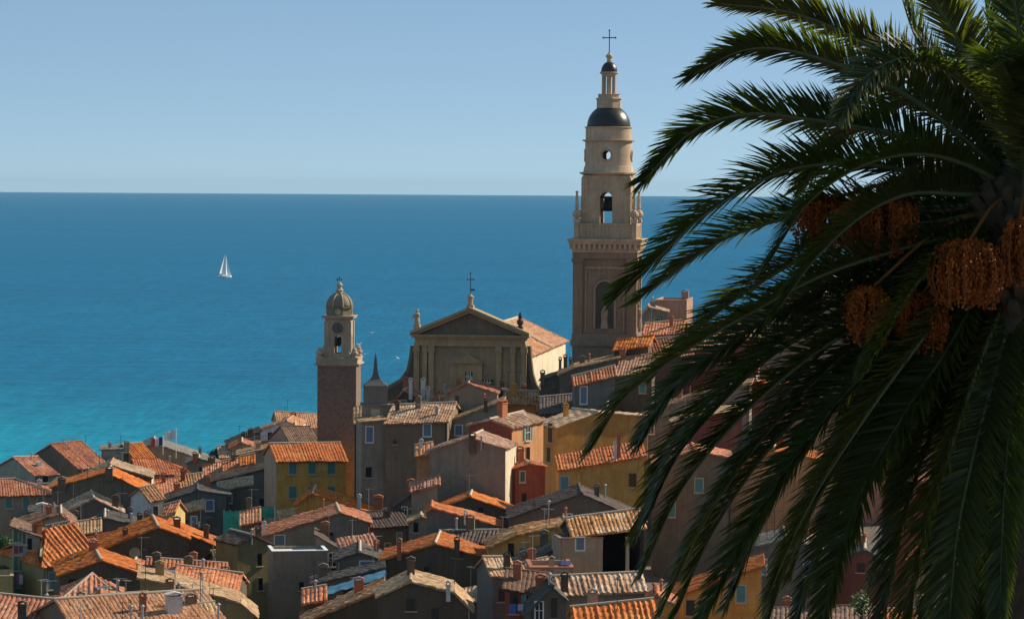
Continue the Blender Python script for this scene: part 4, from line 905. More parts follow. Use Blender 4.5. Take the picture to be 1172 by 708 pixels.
# -- centre: grey gable with pink roof and neighbours
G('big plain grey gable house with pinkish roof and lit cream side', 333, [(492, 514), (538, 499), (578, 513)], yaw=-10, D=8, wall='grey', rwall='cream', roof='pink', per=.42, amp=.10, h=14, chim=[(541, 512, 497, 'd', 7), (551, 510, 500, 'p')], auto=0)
E('narrow orange-brown dormer with white chimney beside the grey gable house', 336, [(477, 521), (493, 517)], 511, pitch=20, wall='orange', roof='pink', h=12, D=5, auto=0, chim=[(482, 513, 504, 'w', 4)])
E('russet house with a sunlit peach wall and open teal shutters', 345, [(586, 488), (622, 479)], None, D=5.9, pitch=14, yaw=58, wall='orange', lwall='red', roof='mottle', per=.4, h=14,  # shaded left wall painted red, sunlit front painted orange
  win=[('f', 604, 496, 1.0, 1.7, 'tealopen'), ('f', 592, 526, .8, 1.1, 'white'), ('f', 604, 520, 1.0, 2.0, 'dark')], chim=[(543, 480, 463, 't', 11)], auto=0)
G('narrow shaded red house at the foot of the sunlit peach wall', 337, [(586, 535), (606, 529), (624, 533)], yaw=10, wall='red', roof='red', h=10, D=6, auto=1, win=[('f', 598, 545, .6, 1.3, 'green'), ('f', 600, 570, .6, 1.3, 'dark')])
G('long tan roof strip stepping up behind the russet house', 382, [(503, 485), (575, 458)], yaw=-2, wall='grey', roof='tan', per=.36, h=9, D=7, win=[('f', 525, 492, 1.0, 1.4, 'blue')], chim=[(556, 466, 457, 'd', 4)], auto=1)
G('grey gable with red slope and long glass skylight under the church', 389, [(478, 466), (536, 438), (569, 449)], yaw=-3, D=9, wall='grey', roof='red', per=.36, h=9, auto=1, chim=[(478, 462, 434, 'w', 5), (490, 456, 441, 'w', 4), (505, 449, 0, 's', 1.0, 3.0)], win=[('f', 523, 457, .6, 1.2, 'small')])
E('tan striped roof over an ochre wall below the church scroll', 394, [(578, 461), (616, 462)], 447, pitch=17, wall='ochre', roof='mottle', per=.4, amp=.11, h=9, auto=1, ant=[(576, 460, 438)])
E('small red striped roof tucked right of the ochre wall', 386, [(616, 470), (632, 469)], 459, wall='dgrey', roof='red', per=.4, amp=.12, h=9, auto=0)
E('tall grey-brown facade with patchwork red and orange roofs and a blue window', 378, [(441, 484), (512, 481)], 463, pitch=16, yaw=-9, wall='brown', roof='mottle', per=.36, h=16, win=[('f', 489, 492, 1.1, 1.7, 'blue'), ('f', 452, 505, .5, .7, 'small')], ant=[(479, 476, 462), (500, 475, 466)], chim=[(500, 474, 466, 'w', 4), (455, 470, 460, 'd', 5)], auto=1)
E('glowing orange roof patch above the tall grey-brown facade', 386, [(460, 477), (502, 474)], 461, pitch=20, yaw=-25, wall='brown', roof='orange', h=8, auto=1)
G('narrow pale house bay with a tall blue window under the turret', 379, [(414, 482), (441, 479)], yaw=6, wall='grey', roof='tan', h=16, D=7, win=[('f', 423, 497, 1.0, 2.2, 'blue'), ('f', 422, 540, .9, 1.5, 'dark')], auto=0)
E('small tan lean-to between the clock tower and the turret', 398, [(406, 484), (416, 480)], None, D=4, shed=True, pitch=25, wall='dbrown', roof='tan', h=12, auto=0)
# -- centre right
G('dark grey house with a row of chimney stacks before the white nave', 396, [(619, 434), (660, 420)], yaw=-4, wall='dgrey', roof='brown', h=10, D=8, chim=[(621, 436, 425, 'b', 5), (641, 430, 410, 'b', 3), (647, 428, 407, 'd', 4), (653, 426, 410, 'd', 3)], auto=0)
G('tan and red roofed house at the foot of the bell tower', 388, [(640, 428), (657, 420), (708, 409)], wall='dgrey', roof='tan', h=9, auto=2)
E('house with a bright red-orange eave and a tall blue door panel', 376, [(658, 441), (704, 428)], 424, pitch=18, yaw=4, wall='bluegrey', roof='orange', per=.4, amp=.1, h=10, auto=0, win=[('f', 668, 452, .9, 2.4, 'blue')])
E('purple-grey shaded roof below the row of chimney stacks', 378, [(619, 473), (668, 468)], 452, pitch=14, wall='dgrey', roof='dark', h=8, auto=2)
E('orange lean-to roof against the bell tower', 391, [(703, 400), (742, 394)], 386, pitch=20, yaw=-10, wall='dbrown', roof='orange', h=9, auto=0)
G('large ochre-orange house with tan roof behind the palm tips', 362, [(638, 488), (682, 471), (742, 475)], yaw=31, D=5.5, wall='ochre', roof='tan', per=.4, h=14, win=[('l', 630, 495, 1.2, 2.6, 'dark'), ('l', 628, 520, 1.0, 2.0, 'dark')], auto=1)
E('low ochre wing with vivid orange lean-to roof and teal shutter', 329, [(640, 537), (737, 520)], 513, shed=True, pitch=16, yaw=6, wall='ochre', roof='orange', per=.36, h=11, win=[('f', 646, 553, 1.0, 1.7, 'teal'), ('f', 724, 549, 1.0, 1.7, 'dark')], chim=[(704, 525, 507, 'w', 3), (708, 524, 496, 't', 4)], auto=0)
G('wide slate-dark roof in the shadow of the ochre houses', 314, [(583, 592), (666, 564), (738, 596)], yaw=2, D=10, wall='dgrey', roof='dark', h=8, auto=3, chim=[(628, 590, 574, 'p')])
G('house with dark yellow wall and one tan lit roof corner', 300, [(559, 626), (592, 611), (650, 600), (668, 606)], yaw=3, wall='ochre', roof='mottle', per=.4, h=10, D=7, auto=1, ant=[(625, 606, 588)])
E('open loggia with mottled tan roof on a pale column', 287, [(656, 613), (737, 602)], 588, pitch=16, yaw=8, openf=.78, wall='black', roof='mottle', per=.4, amp=.08, h=11, auto=0, win=[], name='loggia')  # near-black walls paint in the gloom of the open interior
FL('brick-brown annex with a blue window left of the open loggia', 286, [(641, 615), (690, 617)], yaw=10, D=5, wall='tan', h=10, roofc=(.25, .15, .1), win=[('f', 664, 622, .9, 1.3, 'blue')])
G('dark roof slope below the dark yellow wall', 290, [(586, 650), (652, 620), (660, 640)], wall='dgrey', roof='slate', h=8, auto=2)
E('narrow grey house with stone-tiled roof and stubby chimney', 277, [(564, 657), (590, 657)], 639, pitch=22, yaw=14, wall='bluegrey', roof='mottle', per=.36, h=12, chim=[(580, 650, 633, 'd', 7)], auto=0, win=[('f', 574, 680, .7, 1.4, 'dark')])
E('red-fronted house with brown roof and blue washing below it', 264, [(578, 672), (624, 678)], 655, pitch=18, yaw=-4, wall='red', roof='brown', h=12, chim=[(592, 662, 644, 't', 9)], auto=0, win=[('f', 588, 690, .8, 2.0, 'dark'), ('f', 606, 692, .7, 2.2, 'tealopen')])
FL('rough stone terrace house with red rim beside the striped roof', 276, [(607, 652), (656, 647)], yaw=4, D=6, wall='s_tan', h=11, roofc=(.36, .13, .07), par=.5, auto=1)
E('grey house with striped cream and terracotta roof in the foreground', 264, [(640, 679), (738, 674)], 658, pitch=19, yaw=8, wall='grey', lwall='white', roof='mottle', per=.5, amp=.11, h=10, auto=0, chim=[(646, 676, 656, 'd', 8)])
G('thin shuttered facades with a steep dark gable near the red-fronted house', 259, [(606, 698), (633, 670), (648, 684)], yaw=6, wall='dgrey', roof='slate', h=10, D=6, auto=1, win=[('f', 617, 700, .7, 2.0, 'white'), ('f', 634, 695, .7, 2.0, 'dark')])
E('striped orange roof at the bottom edge below the grey striped house', 243, [(660, 716), (750, 706)], 691, pitch=18, yaw=6, wall='tan', roof='orange', per=.5, amp=.11, h=9, auto=1)
# -- behind the palm fronds, right
FL('tall pinkish-brown block on the skyline right of the bell tower', 474, [(750, 343), (786, 344)], yaw=-5, D=12, wall=(.46, .235, .165), h=16, roofc=(.4, .28, .22), chim=[(784, 343, 333, 'b', 8)])
G('low tan-topped house between the bell tower and the skyline block', 455, [(734, 360), (742, 351), (764, 356)], wall='grey', roof='tan', h=9)
G('long hillside house with pale tan roof rising along the skyline', 432, [(796, 376), (926, 335), (985, 336)], yaw=-4, D=10, wall='grey', roof='tan', h=10, win=[('f', x, 396 - (x - 800) * .3, 1.1, 1.6, 'white') for x in (838, 856, 874, 892, 910)], auto=3)
G('upper skyline house with brown roof above the date bunches', 446, [(900, 330), (955, 318), (1010, 326)], wall='pink', roof='tan', h=10, auto=3)
G('orange fronted house under the long skyline roof', 418, [(818, 377), (838, 371), (856, 374)], wall='orange', roof='orange', h=8, auto=0)
E('tan roof strip over the long dark red wall', 408, [(770, 405), (868, 384)], 380, pitch=14, yaw=-2, wall='crimson', roof='tan', h=11, auto=3, win=[('f', 800, 420, .9, 1.5, 'dark'), ('f', 830, 415, .9, 1.5, 'dark')])
G('crimson house corner with green plants before the ochre house', 392, [(742, 430), (764, 424), (800, 418)], wall='crimson', roof='red', h=10, auto=1, win=[('f', 752, 448, .9, 1.5, 'teal')])
G('house with a pale tan roof band crossing behind the palm fronds', 372, [(732, 475), (805, 448), (858, 438)], yaw=-3, wall='grey', roof='tan', h=10, auto=3, win=[('f', 745, 490, .8, 1.5, 'white'), ('f', 790, 480, .8, 1.5, 'dark')])
G('glowing orange roof halfway up behind the palm', 384, [(838, 452), (866, 436), (900, 440)], wall='red', roof='orange', h=9, auto=1)
G('tall dark red house seen through the palm fronds', 352, [(772, 484), (800, 474), (850, 470)], yaw=4, wall='crimson', roof='tan', h=16, auto=1, win=[('f', 800, 520, .9, 1.5, 'teal'), ('f', 822, 520, .9, 1.5, 'teal')])
G('orange-brown house with teal shutter among the lower fronds', 336, [(748, 528), (795, 515), (838, 523)], yaw=2, wall='brown', roof='orange', h=14, auto=1, win=[('f', 768, 583, 1.0, 1.7, 'teal'), ('f', 800, 555, 1.0, 1.7, 'teal')])
G('brick-orange gable wall behind the middle fronds', 338, [(838, 540), (886, 516), (960, 528)], yaw=0, wall='orange', roof='orange', h=14, auto=2, win=[('f', 880, 560, .9, 1.5, 'dark')])
G('dusky rose house high behind the central palm fronds', 370, [(900, 470), (960, 452), (1030, 460)], wall='pink', roof='red', h=14, auto=1)
G('brown house behind the fruiting side of the palm', 400, [(960, 410), (1030, 398), (1110, 404)], wall='tan', roof='brown', h=14, auto=1)
G('tan house behind the palm trunk on the hill', 380, [(1060, 450), (1120, 440), (1200, 452)], wall='pink', roof='brown', h=14, auto=0)
G('shadowy house below the palm trunk side', 330, [(1010, 560), (1080, 545), (1200, 565)], wall='red', roof='orange', h=14, auto=1, win=[('f', 1125, 600, 1.0, 1.6, 'bluesh')])
G('grey house with two blue windows between the lowest fronds', 296, [(848, 630), (900, 615), (955, 632)], yaw=2, wall='bluegrey', roof='grey', h=14, auto=2, win=[('f', 872, 648, 1.0, 1.6, 'blue'), ('f', 925, 650, 1.0, 1.6, 'blue')])
G('bright orange tiled corner between the hanging fronds', 304, [(905, 645), (922, 611), (940, 628)], wall='brown', roof='orange', per=.4, h=12, D=6, auto=0)
G('plum-dark walled house with thin grey metal roof', 300, [(955, 640), (990, 628), (1020, 646)], wall='crimson', roof='slate', h=12, auto=1)
G('ochre house with a teal window and orange eave at the lower fronds', 270, [(768, 684), (812, 668), (872, 648)], yaw=0, wall='ochre', roof='orange', per=.4, amp=.1, h=12, auto=0, win=[('f', 848, 679, .9, 1.7, 'teal'), ('f', 790, 695, .9, 1.6, 'dark')])
G('tan-pink facade with a teal window beside the palm trunk', 274, [(1040, 640), (1095, 622), (1160, 636)], yaw=-2, wall='pink', roof='orange', h=12, auto=1, win=[('f', 1128, 648, .9, 1.7, 'teal'), ('f', 1080, 650, .9, 1.7, 'teal')])
E('row of orange roof tiles along the bottom under the fronds', 250, [(1010, 712), (1160, 708)], 694, pitch=18, wall='tan', roof='orange', per=.4, amp=.11, h=9, auto=2)
E('dull brown low roof at the bottom edge under the fronds', 256, [(880, 716), (1000, 712)], 694, pitch=12, wall='grey', roof='brown', h=9, auto=3)
FL('sunlit ochre garden wall block under the green trees at the frame edge', 316, [(-30, 664), (15, 655)], D=6, wall='yellow', h=12, roofc=(.4, .3, .15), name='garden_wall')
G('small red gable roof left of the glass skylight under the church scroll', 392, [(441, 470), (462, 446), (480, 455)], yaw=-8, wall='dbrown', roof='red', per=.4, h=9, D=6, chim=[(470, 452, 434, 'w', 4)], auto=1)
E('little mossy roof between the turret and the red gable roof', 388, [(440, 478), (466, 473)], 462, yaw=15, pitch=18, wall='dbrown', roof='red', h=9, auto=1)
G('dim brown roof crowding the foot of the church front', 405, [(548, 456), (575, 446), (608, 458)], wall='dbrown', roof='brown', h=8, D=6, auto=2)
E('small shaded terrace roof before the long blank brown gable', 376, [(84, 604), (110, 600)], 592, yaw=20, wall='dgrey', roof='red', h=8, auto=2)
E('little pinkish roof below the small white house with the lit doorway', 372, [(150, 608), (176, 606)], 596, yaw=-12, wall='dgrey', roof='pink', h=8, auto=2)
G('small dark gable wedged between the shaded houses and the green netting', 380, [(212, 612), (228, 603), (248, 610)], wall='dgrey', roof='dark', h=9, D=5, auto=1, win=[('f', 230, 622, .8, 1.4, 'dark')])
E('thin lit lean-to roof under the yellow house windows', 384, [(322, 594), (352, 590)], None, D=3, shed=True, yaw=8, pitch=16, wall='dgrey', roof='tan', h=8, auto=1)
G('grey back gable between the tall bay and the grey gable house', 358, [(452, 578), (470, 566), (486, 574)], wall='dgrey', roof='dark', h=9, D=5, auto=1)
E('rusty lean-to above the wide blue hatch in the middle alley', 312, [(392, 628), (430, 622)], None, D=3, shed=True, yaw=10, pitch=15, wall='dgrey', roof='red', h=9, auto=2)
G('narrow russet gable squeezed behind the purple-grey shed', 306, [(408, 652), (424, 644), (438, 650)], wall='red', roof='mottle', h=9, D=4, auto=1)
E('crooked tan porch roof at the foot of the wide brown gable', 292, [(520, 690), (556, 684)], None, D=3, shed=True, yaw=-8, pitch=18, wall='dgrey', roof='mottle', h=8, auto=1)
G('dark little gable below the wide slate-dark roof', 303, [(606, 622), (622, 613), (640, 618)], wall='olive', roof='brown', h=8, D=4, auto=1)
E('pale shed roof behind the stone terrace house', 281, [(598, 660), (630, 652)], 643, yaw=10, pitch=16, wall='dgrey', roof='tan', h=8, auto=2)
G('small ochre gable between the striped cream roof and the palm', 262, [(736, 690), (752, 680), (772, 690)], wall='ochre', roof='orange', h=9, D=5, auto=1)
E('tilted terracotta strip with clutter at the bottom left of the curved roof', 258, [(168, 698), (214, 706)], 688, yaw=-15, pitch=17, wall='brown', roof='orange', per=.4, h=8, auto=3)
E('short orange roof beside the pale box chimney', 252, [(206, 712), (250, 706)], 696, yaw=12, pitch=20, wall='brown', roof='tan', per=.4, h=8, auto=3)
E('weathered pinkish roof just in front of the bell tower foot', 384, [(694, 431), (746, 424)], 407, pitch=17, yaw=-6, wall='dbrown', roof='pink', h=9, auto=2)
E('rusty red roof stepping down right of the bell tower foot', 390, [(738, 412), (792, 404)], 386, pitch=18, yaw=8, wall='crimson', roof='red', h=9, auto=2)
E('small orange roof below the low tan-topped house by the bell tower', 420, [(736, 384), (780, 380)], 367, pitch=18, yaw=-5, wall='red', roof='orange', h=9, auto=1)
G('tiny grey gable wedged before the black-roofed house at the left', 362, [(54, 618), (70, 606), (86, 614)], yaw=4, wall='dgrey', roof='brown', h=8, D=5, auto=1)
E('little orange lean-to above the narrow tan roof strip', 356, [(112, 604), (140, 600)], None, D=3, shed=True, yaw=12, pitch=18, wall='dgrey', roof='orange', per=.36, h=8, auto=1)
E('short dark roof in front of the tall pale house attic', 330, [(42, 622), (66, 616)], 604, pitch=17, yaw=-15, wall='dgrey', roof='brown', per=.36, h=8, auto=2)
E('faded red roof patch left of the dark gable with the wall dish', 340, [(112, 634), (134, 628)], 617, pitch=18, yaw=15, wall='dgrey', roof='red', per=.36, h=8, auto=1)
G('small sunlit orange gable at the foot of the dish gable', 318, [(136, 652), (152, 645), (172, 652)], yaw=-4, wall='dbrown', roof='orange', per=.36, h=8, D=5, auto=1)
E('worn pink terrace roof just above the wide foreground roof', 262, [(110, 700), (158, 696)], 684, pitch=16, yaw=-10, wall='brown', roof='pink', per=.36, h=8, auto=2)
E('scruffy brown roof between the dark red roof and the orange edge', 262, [(44, 706), (78, 702)], 690, pitch=17, yaw=16, wall='dbrown', roof='brown', per=.36, h=8, auto=2)
E('small grey slate roof right of the cream-cornered orange roof', 340, [(250, 648), (276, 644)], 632, pitch=18, yaw=10, wall='dgrey', roof='dark', per=.36, h=9, auto=1)
# ------------------------------------------------------------------ the ground the houses stand on
def ground_z(x, y):
    num = den = 0.0
    for b in BASES:
        d2 = (b.x - x) ** 2 + (b.y - y) ** 2 + 4.0
        w = 1.0 / (d2 * d2); num += w * b.z; den += w
    z = num / den
    if y > 545: z = z + (-3 - z) * min(1, (y - 545) / 60.0)
    if y < 225:
        t = min(1, max(0, (225 - y) / 175.0)); z = z + (46.0 - z) * t ** 1.6
    return z
mb = MB(); gx = [-260 + 8 * i for i in range(66)]; gy = [-10 + 8 * j for j in range(80)]
for y in gy:
    for x in gx:
        mb.v.append(Vector((x, y, ground_z(x, y) - .3 + noise.noise(Vector((x * .06, y * .06, 0))) * .4))); mb.uv.append((x, y))
nx_ = len(gx)
for j in range(len(gy) - 1):
    for i in range(nx_ - 1): mb.f.append((j*nx_+i, j*nx_+i+1, (j+1)*nx_+i+1, (j+1)*nx_+i))
tag(mb.build('hillside', plaster((0.16, 0.13, 0.10)), smooth=True), kind='structure', label='earth and paved lanes of the old town hill')

# ------------------------------------------------------------------ green netting, tarpaulin, laundry, flags, birds, boat
nm = N('green_netting'); v_ = nm.coord(); f_ = nm.noise(v_, 1.3, 6, .7); nm.l(nm.mix(f_, (.01, .14, .10), (.10, .66, .46)), nm.p.inputs['Base Color']); nm.p.inputs['Roughness'].default_value = .8
def scaffold(label, Y, xa, xb, yt, yb):
    c = P((xa + xb) / 2, yb, Y); t = thing('scaffolding', label, 'scaffolding', c, -math.atan2(c.x, c.y)); w = (xb - xa) * Y / F / 2; h = (yb - yt) * Y / F
    for lvl in range(4):
        z = h * (lvl + 1) / 4.2; mb = MB(); mb.box((-w, .1, z), (w, 1.1, z + .06)); mb.build('platform', WOOD, t)
    for x in (-w, -w / 3, w / 3, w):
        for y in (0, 1.2): mb = MB(); mb.tube([(x, y, -3), (x, y, h)], .05, 6); mb.build('pole', GALV, t)
    mb = MB(); nx = 24; nz = 20
    for j in range(nz + 1):
        for i in range(nx + 1):
            x = -w + 2 * w * i / nx; z = h * j / nz; mb.v.append(Vector((x, -.12 - .16 * noise.noise(Vector((x * 1.3, z * .5, 2))) - .1 * abs(math.sin(z * 1.6)), z))); mb.uv.append((x, z))
    for j in range(nz):
        for i in range(nx): mb.f.append((j*(nx+1)+i, j*(nx+1)+i+1, (j+1)*(nx+1)+i+1, (j+1)*(nx+1)+i))
    mb.build('netting', nm.m, t)
scaffold('tall scaffold draped in bright green netting between the shaded houses', 372, 256, 278, 584, 640)
scaffold('low scaffold strip with dull green netting under the yellow house', 392, 286, 314, 580, 592)
BLUET = plain('blue_tarpaulin', (.07, .20, .32), .5, 0, .5, 2.0)
def sheet(name, label, cat, Y, quad, mat, D=3.0):
    ps = [P(x, y, Y) for x, y in quad]; c = ps[0]; mb = MB(); n = 14
    A, B_ = ps; up = Vector((0, D, D * .12))
    for j in range(n + 1):
        for i in range(n + 1):
            p = A.lerp(B_, i / n) + up * (j / n); p.z += .12 * noise.noise(p * .9) + .05 * math.sin(i * 2.2); mb.v.append(p - c); mb.uv.append((i, j))
    for j in range(n):
        for i in range(n): mb.f.append((j*(n+1)+i, j*(n+1)+i+1, (j+1)*(n+1)+i+1, (j+1)*(n+1)+i))
    k0 = len(mb.v); mb.v += [p - Vector((0, 0, .05)) for p in mb.v[:k0]]; mb.uv += mb.uv[:k0]; mb.f += [tuple(q + k0 for q in reversed(f)) for f in mb.f[:n*n]]
    t = thing(name, label, cat, c)
    mb.build('cover', mat, t, smooth=True); m2 = MB()
    for p in (A, B_):
        for q in (Vector((0, .05, -.05)), up * .97 - Vector((0, 0, .1))): m2.tube([p - c + q, p - c + q - Vector((0, 0, 3.2))], .05, 6)
    m2.build('post', GALV, t)
sheet('awning', 'faded blue tarpaulin awning sloping up in the middle of the roofs', 'awning', 291, [(372, 681), (440, 660)], BLUET)
def cloths(label, Y, xa, xb, y, items, group=None):
    a, b = P(xa, y, Y), P(xb, y, Y); t = thing('laundry_line', label, 'laundry', a, 0, group); d = b - a
    mb = MB(); mb.tube([(0, 0, 0), d * .5 - Vector((0, 0, .06)), d], .015, 4); mb.build('line', DARKM, t)
    for (u, w, h, c) in items:
        mb = MB(); n = 6; o = d * u - Vector((0, 0, .05)); dx = d.normalized()
        for s in (0, .03):
            for j in range(n + 1):
                for i in range(n + 1): mb.v.append(o + dx * (w * i / n) + Vector((0, s + .06 * math.sin(i * 1.7 + j * .6) * j / n, -h * j / n))); mb.uv.append((i, j))
        m_ = (n+1)**2
        for k_ in (0, m_):
            for j in range(n):
                for i in range(n): mb.f.append(tuple(k_ + q for q in (j*(n+1)+i, j*(n+1)+i+1, (j+1)*(n+1)+i+1, (j+1)*(n+1)+i)))
        mb.build('cloth', plain('cotton', c, .9), t, smooth=True)
cloths('dark red and blue washing under the top windows of the pale blue-grey house', 319, 16, 27, 624, [(.0, .45, .8, (.25, .03, .05)), (.5, .45, .7, (.06, .07, .14))])
cloths('pink and white washing under the lower windows of the pale blue-grey house', 319, 17, 27, 657, [(.0, .4, .9, (.3, .12, .2)), (.45, .45, 1.0, (.55, .5, .6))])
cloths('blue and lilac washing hung on the red-fronted house', 261.5, 583, 602, 690, [(.0, .6, .9, (.08, .14, .45)), (.5, .5, .6, (.45, .42, .6))])
cloths('crumpled blue cloth drying on the stone terrace rim', 274.5, 642, 656, 641, [(.0, .95, .35, (.30, .36, .75))])
def flag(label, xf, yt, yb, Y, w, h, cols, dirx=-1):
    base = P(xf, yb, Y); top = P(xf, yt, Y); t = thing('flag', label, 'flag', base); L = top.z - base.z
    mb = MB(); mb.tube([(0, 0, 0), (0, 0, L)], .07, 6); mb.lathe([(.02, L - .02), (.11, L + .06), (.02, L + .18)], (0, 0, 0), 8); mb.build('flagpole', WHITE, t)
    n = len(cols)
    for k_, c in enumerate(cols):
        mb = MB(); m_ = 6
        for j in range(7):
            for i in range(m_ + 1):
                u = (k_ + i / m_) / n; mb.v.append(Vector((dirx * (.08 + u * w), .25 * math.sin(u * 6), L - .1 - h * j / 6 - .25 * u * h))); mb.uv.append((i, j))
        for j in range(6):
            for i in range(m_): mb.f.append((j*(m_+1)+i, j*(m_+1)+i+1, (j+1)*(m_+1)+i+1, (j+1)*(m_+1)+i))
        mb.build('cloth_panel', plain('flag_cloth', c, .8, var=.08), t, smooth=True)
flag('small tricolour flag of blue, white and red above the grey hall', 186.5, 499, 520, 533, 2.0, 1.5, [(.02, .04, .22), (.7, .7, .7), (.5, .03, .03)])
flag('pale white and light blue flag on the taller pole above the grey hall', 201.5, 491, 524, 533, 2.0, 1.6, [(.55, .66, .75), (.75, .78, .8)])
def gull(label, x, y, Y, rz, dih):
    c = P(x, y, Y); t = thing('gull', label, 'gull', c, rz, 'white gulls flying over the sea')
    mb = MB(); mb.lathe([(.01, -.28), (.05, -.22), (.09, -.05), (.085, .08), (.05, .17), (.055, .22), (.03, .28), (.005, .33)], (0, 0, 0), 8)
    mb.v = [Matrix.Rotation(-math.pi / 2, 4, 'X') @ p for p in mb.v]
    for s in (-1, 1):
        A = [(0, .1, .02), (s*.3, .13, .02 + dih*.25), (s*.68, .0, .02 + dih*.35), (s*.3, -.05, .02 + dih*.25), (0, -.08, .02)]
        mb.loft(A, [(p[0], p[1], p[2] + .02) for p in A])
    mb.add([(0, -.2, 0), (.09, -.4, 0), (-.09, -.4, 0), (0, -.2, .02), (.09, -.4, .02), (-.09, -.4, .02)], [(0, 2, 1), (3, 4, 5), (1, 2, 5, 4), (0, 1, 4, 3), (2, 0, 3, 5)])
    mb.build('body', plain('gull_white', (.85, .85, .85), .7, var=.05), t, recalc=True)
gull('white gull gliding highest, level with the clock', 425, 381, 470, .5, .5)
gull('white gull just right of the clock tower top gallery', 411, 395, 440, 1.0, .9)
gull('small white gull below the one beside the clock tower', 417, 405, 480, .2, .3)
gull('white gull nearest the church scroll over the sea', 456, 410, 450, -.6, .8)
# sailing boat
rb_ = ray(257.5, 317.5); bp = CAM + rb_ * (CAMZ / -rb_.z)
bt = thing('sailing_boat', 'white sailing boat with two tall sails alone on the blue sea', 'sailing boat', bp, R(40)); bt.scale = (1.12, 1.12, 1.05)
mb = MB(); rows = []
for i in range(13):
    u = i / 12; x = -4.8 + 9.6 * u; w = 1.55 * math.sin(math.pi * min(1, .22 + u * .78)) ** .7 if u < 1 else .02
    rows.append([(x, -w, 1.15 + .25 * u), (x, -w * .85, .3), (x, 0, -.4), (x, w * .85, .3), (x, w, 1.15 + .25 * u)])
vs = [p for r_ in rows for p in r_]; fs = []
for i in range(12):
    for j in range(4): fs.append((i*5+j, i*5+j+1, (i+1)*5+j+1, (i+1)*5+j))
    fs.append((i*5+4, i*5, (i+1)*5, (i+1)*5+4))
fs.append((0, 1, 2, 3, 4)); mb.add(vs, fs); mb.build('hull', plain('white_gelcoat', (.75, .76, .78), .3, var=.08), bt, recalc=True)
mb = MB(); mb.box((-2.4, -.75, 1.2), (1.6, .75, 1.85)); mb.build('cabin', plain('white_gelcoat', (.75, .76, .78), .3, var=.08), bt)
mb = MB(); mb.tube([(.4, 0, 1.2), (.4, 0, 16.2)], .09, 8); mb.tube([(.4, 0, 2.4), (-4.2, 0, 2.3)], .07, 6); mb.build('mast', GALV, bt)
SAILM = plain('sail_cloth', (.86, .86, .84), .8, var=.05)
def sail(name, A, B_, C, belly):
    mb = MB(); n = 8
    for j in range(n + 1):
        for i in range(n + 1 - j):
            a, b = i / n, j / n; p = Vector(A) * (1 - a - b) + Vector(B_) * a + Vector(C) * b; p.y += belly * 4 * a * (1 - a - b) + belly * b * (1 - b); mb.v.append(p); mb.uv.append((a, b))
    idx = lambda i, j: sum(n + 1 - q for q in range(j)) + i
    for j in range(n):
        for i in range(n - j):
            mb.f.append((idx(i, j), idx(i + 1, j), idx(i, j + 1)))
            if i < n - j - 1: mb.f.append((idx(i + 1, j), idx(i + 1, j + 1), idx(i, j + 1)))
    mb.build(name, SAILM, bt, smooth=True)
sail('mainsail', (-3.9, 0, 2.5), (.3, 0, 2.5), (.3, 0, 15.8), .5); sail('jib', (.9, .2, 1.9), (4.5, 0, 1.6), (.55, 0, 14.8), .5)

# ------------------------------------------------------------------ shrubs and the garden tree at the edge
def leafm(name, c, trans=.35):
    a = N(name); v = a.coord(); f = a.noise(v, 1.2, 3); oc = a.mix(f, sc3(c, .6), sc3(c, 1.5)); oi = a.n('ShaderNodeObjectInfo'); oc = a.mix(a.math('MULTIPLY', a.math('POWER', oi.outputs['Random'], 2.5), .75), oc, (c[0] * 1.9, c[1] * 1.25, c[2] * 1.1)); a.l(oc, a.p.inputs['Base Color']); a.p.inputs['Roughness'].default_value = .42
    tr = a.n('ShaderNodeBsdfTranslucent'); a.l(a.mix(1.0, oc, (1.5, 1.9, .35), 'MULTIPLY'), tr.inputs['Color'])
    mx = a.n('ShaderNodeMixShader'); mx.inputs[0].default_value = trans; a.l(a.p.outputs[0], mx.inputs[1]); a.l(tr.outputs[0], mx.inputs[2]); a.l(mx.outputs[0], a.out.inputs['Surface']); return a.m
def bush(name, label, cat, x, y, Y, r, hh, c, n=900, leaf=.28, seed=1):
    rnd = random.Random(seed); b = P(x, y, Y); zb = b.z - hh; t = thing(name, label, cat, (b.x, b.y, zb)); mb = MB()
    mb.tube([(0, 0, -1), (.1, 0, hh * .4), (.05, .1, hh * .8)], [.22, .16, .08], 8)
    cl = []
    for k_ in range(14):
        an = rnd.uniform(0, 6.28); q = r * rnd.uniform(.2, .75); cl.append(Vector((q * math.cos(an), q * math.sin(an), hh + rnd.uniform(-.9, .9) * r)))
        mb.tube([(.05, .05, hh * .55), Vector((.05, .05, hh * .6)).lerp(cl[-1], .9)], [.08, .03], 5)
    mb.build('trunk', WOOD, t); mb = MB()
    for k_ in range(n):
        c_ = rnd.choice(cl); d = Vector((rnd.gauss(0, 1), rnd.gauss(0, 1), rnd.gauss(0, 1))).normalized() * (r * .45 * rnd.random() ** .4)
        p = c_ + d; a = Vector((rnd.gauss(0, 1), rnd.gauss(0, 1), rnd.gauss(0, .6))).normalized(); s = a.orthogonal().normalized(); l = leaf * rnd.uniform(.6, 1.3)
        mb.add([p - s * l * .35, p + a * l * .5, p + s * l * .35, p - a * l * .5], [(0, 1, 2, 3)])
    mb.build('crown', leafm('leaves', c), t)
bush('garden_tree', 'round green garden tree left of the pale blue-grey house', 'tree', -2, 640, 330, 2.3, 3.2, (.045, .10, .025), 2600, .34, 3)
bush('garden_tree', 'lower green tree under the round garden tree at the yellow wall', 'tree', 3, 662, 326, 1.4, 2.0, (.05, .09, .03), 1200, .3, 4)
bush('pine_tree', 'small dark pine at the shore beside the reddish roof', 'tree', 245, 522, 530, 1.3, 3, (.018, .035, .02), 900, .3, 5)
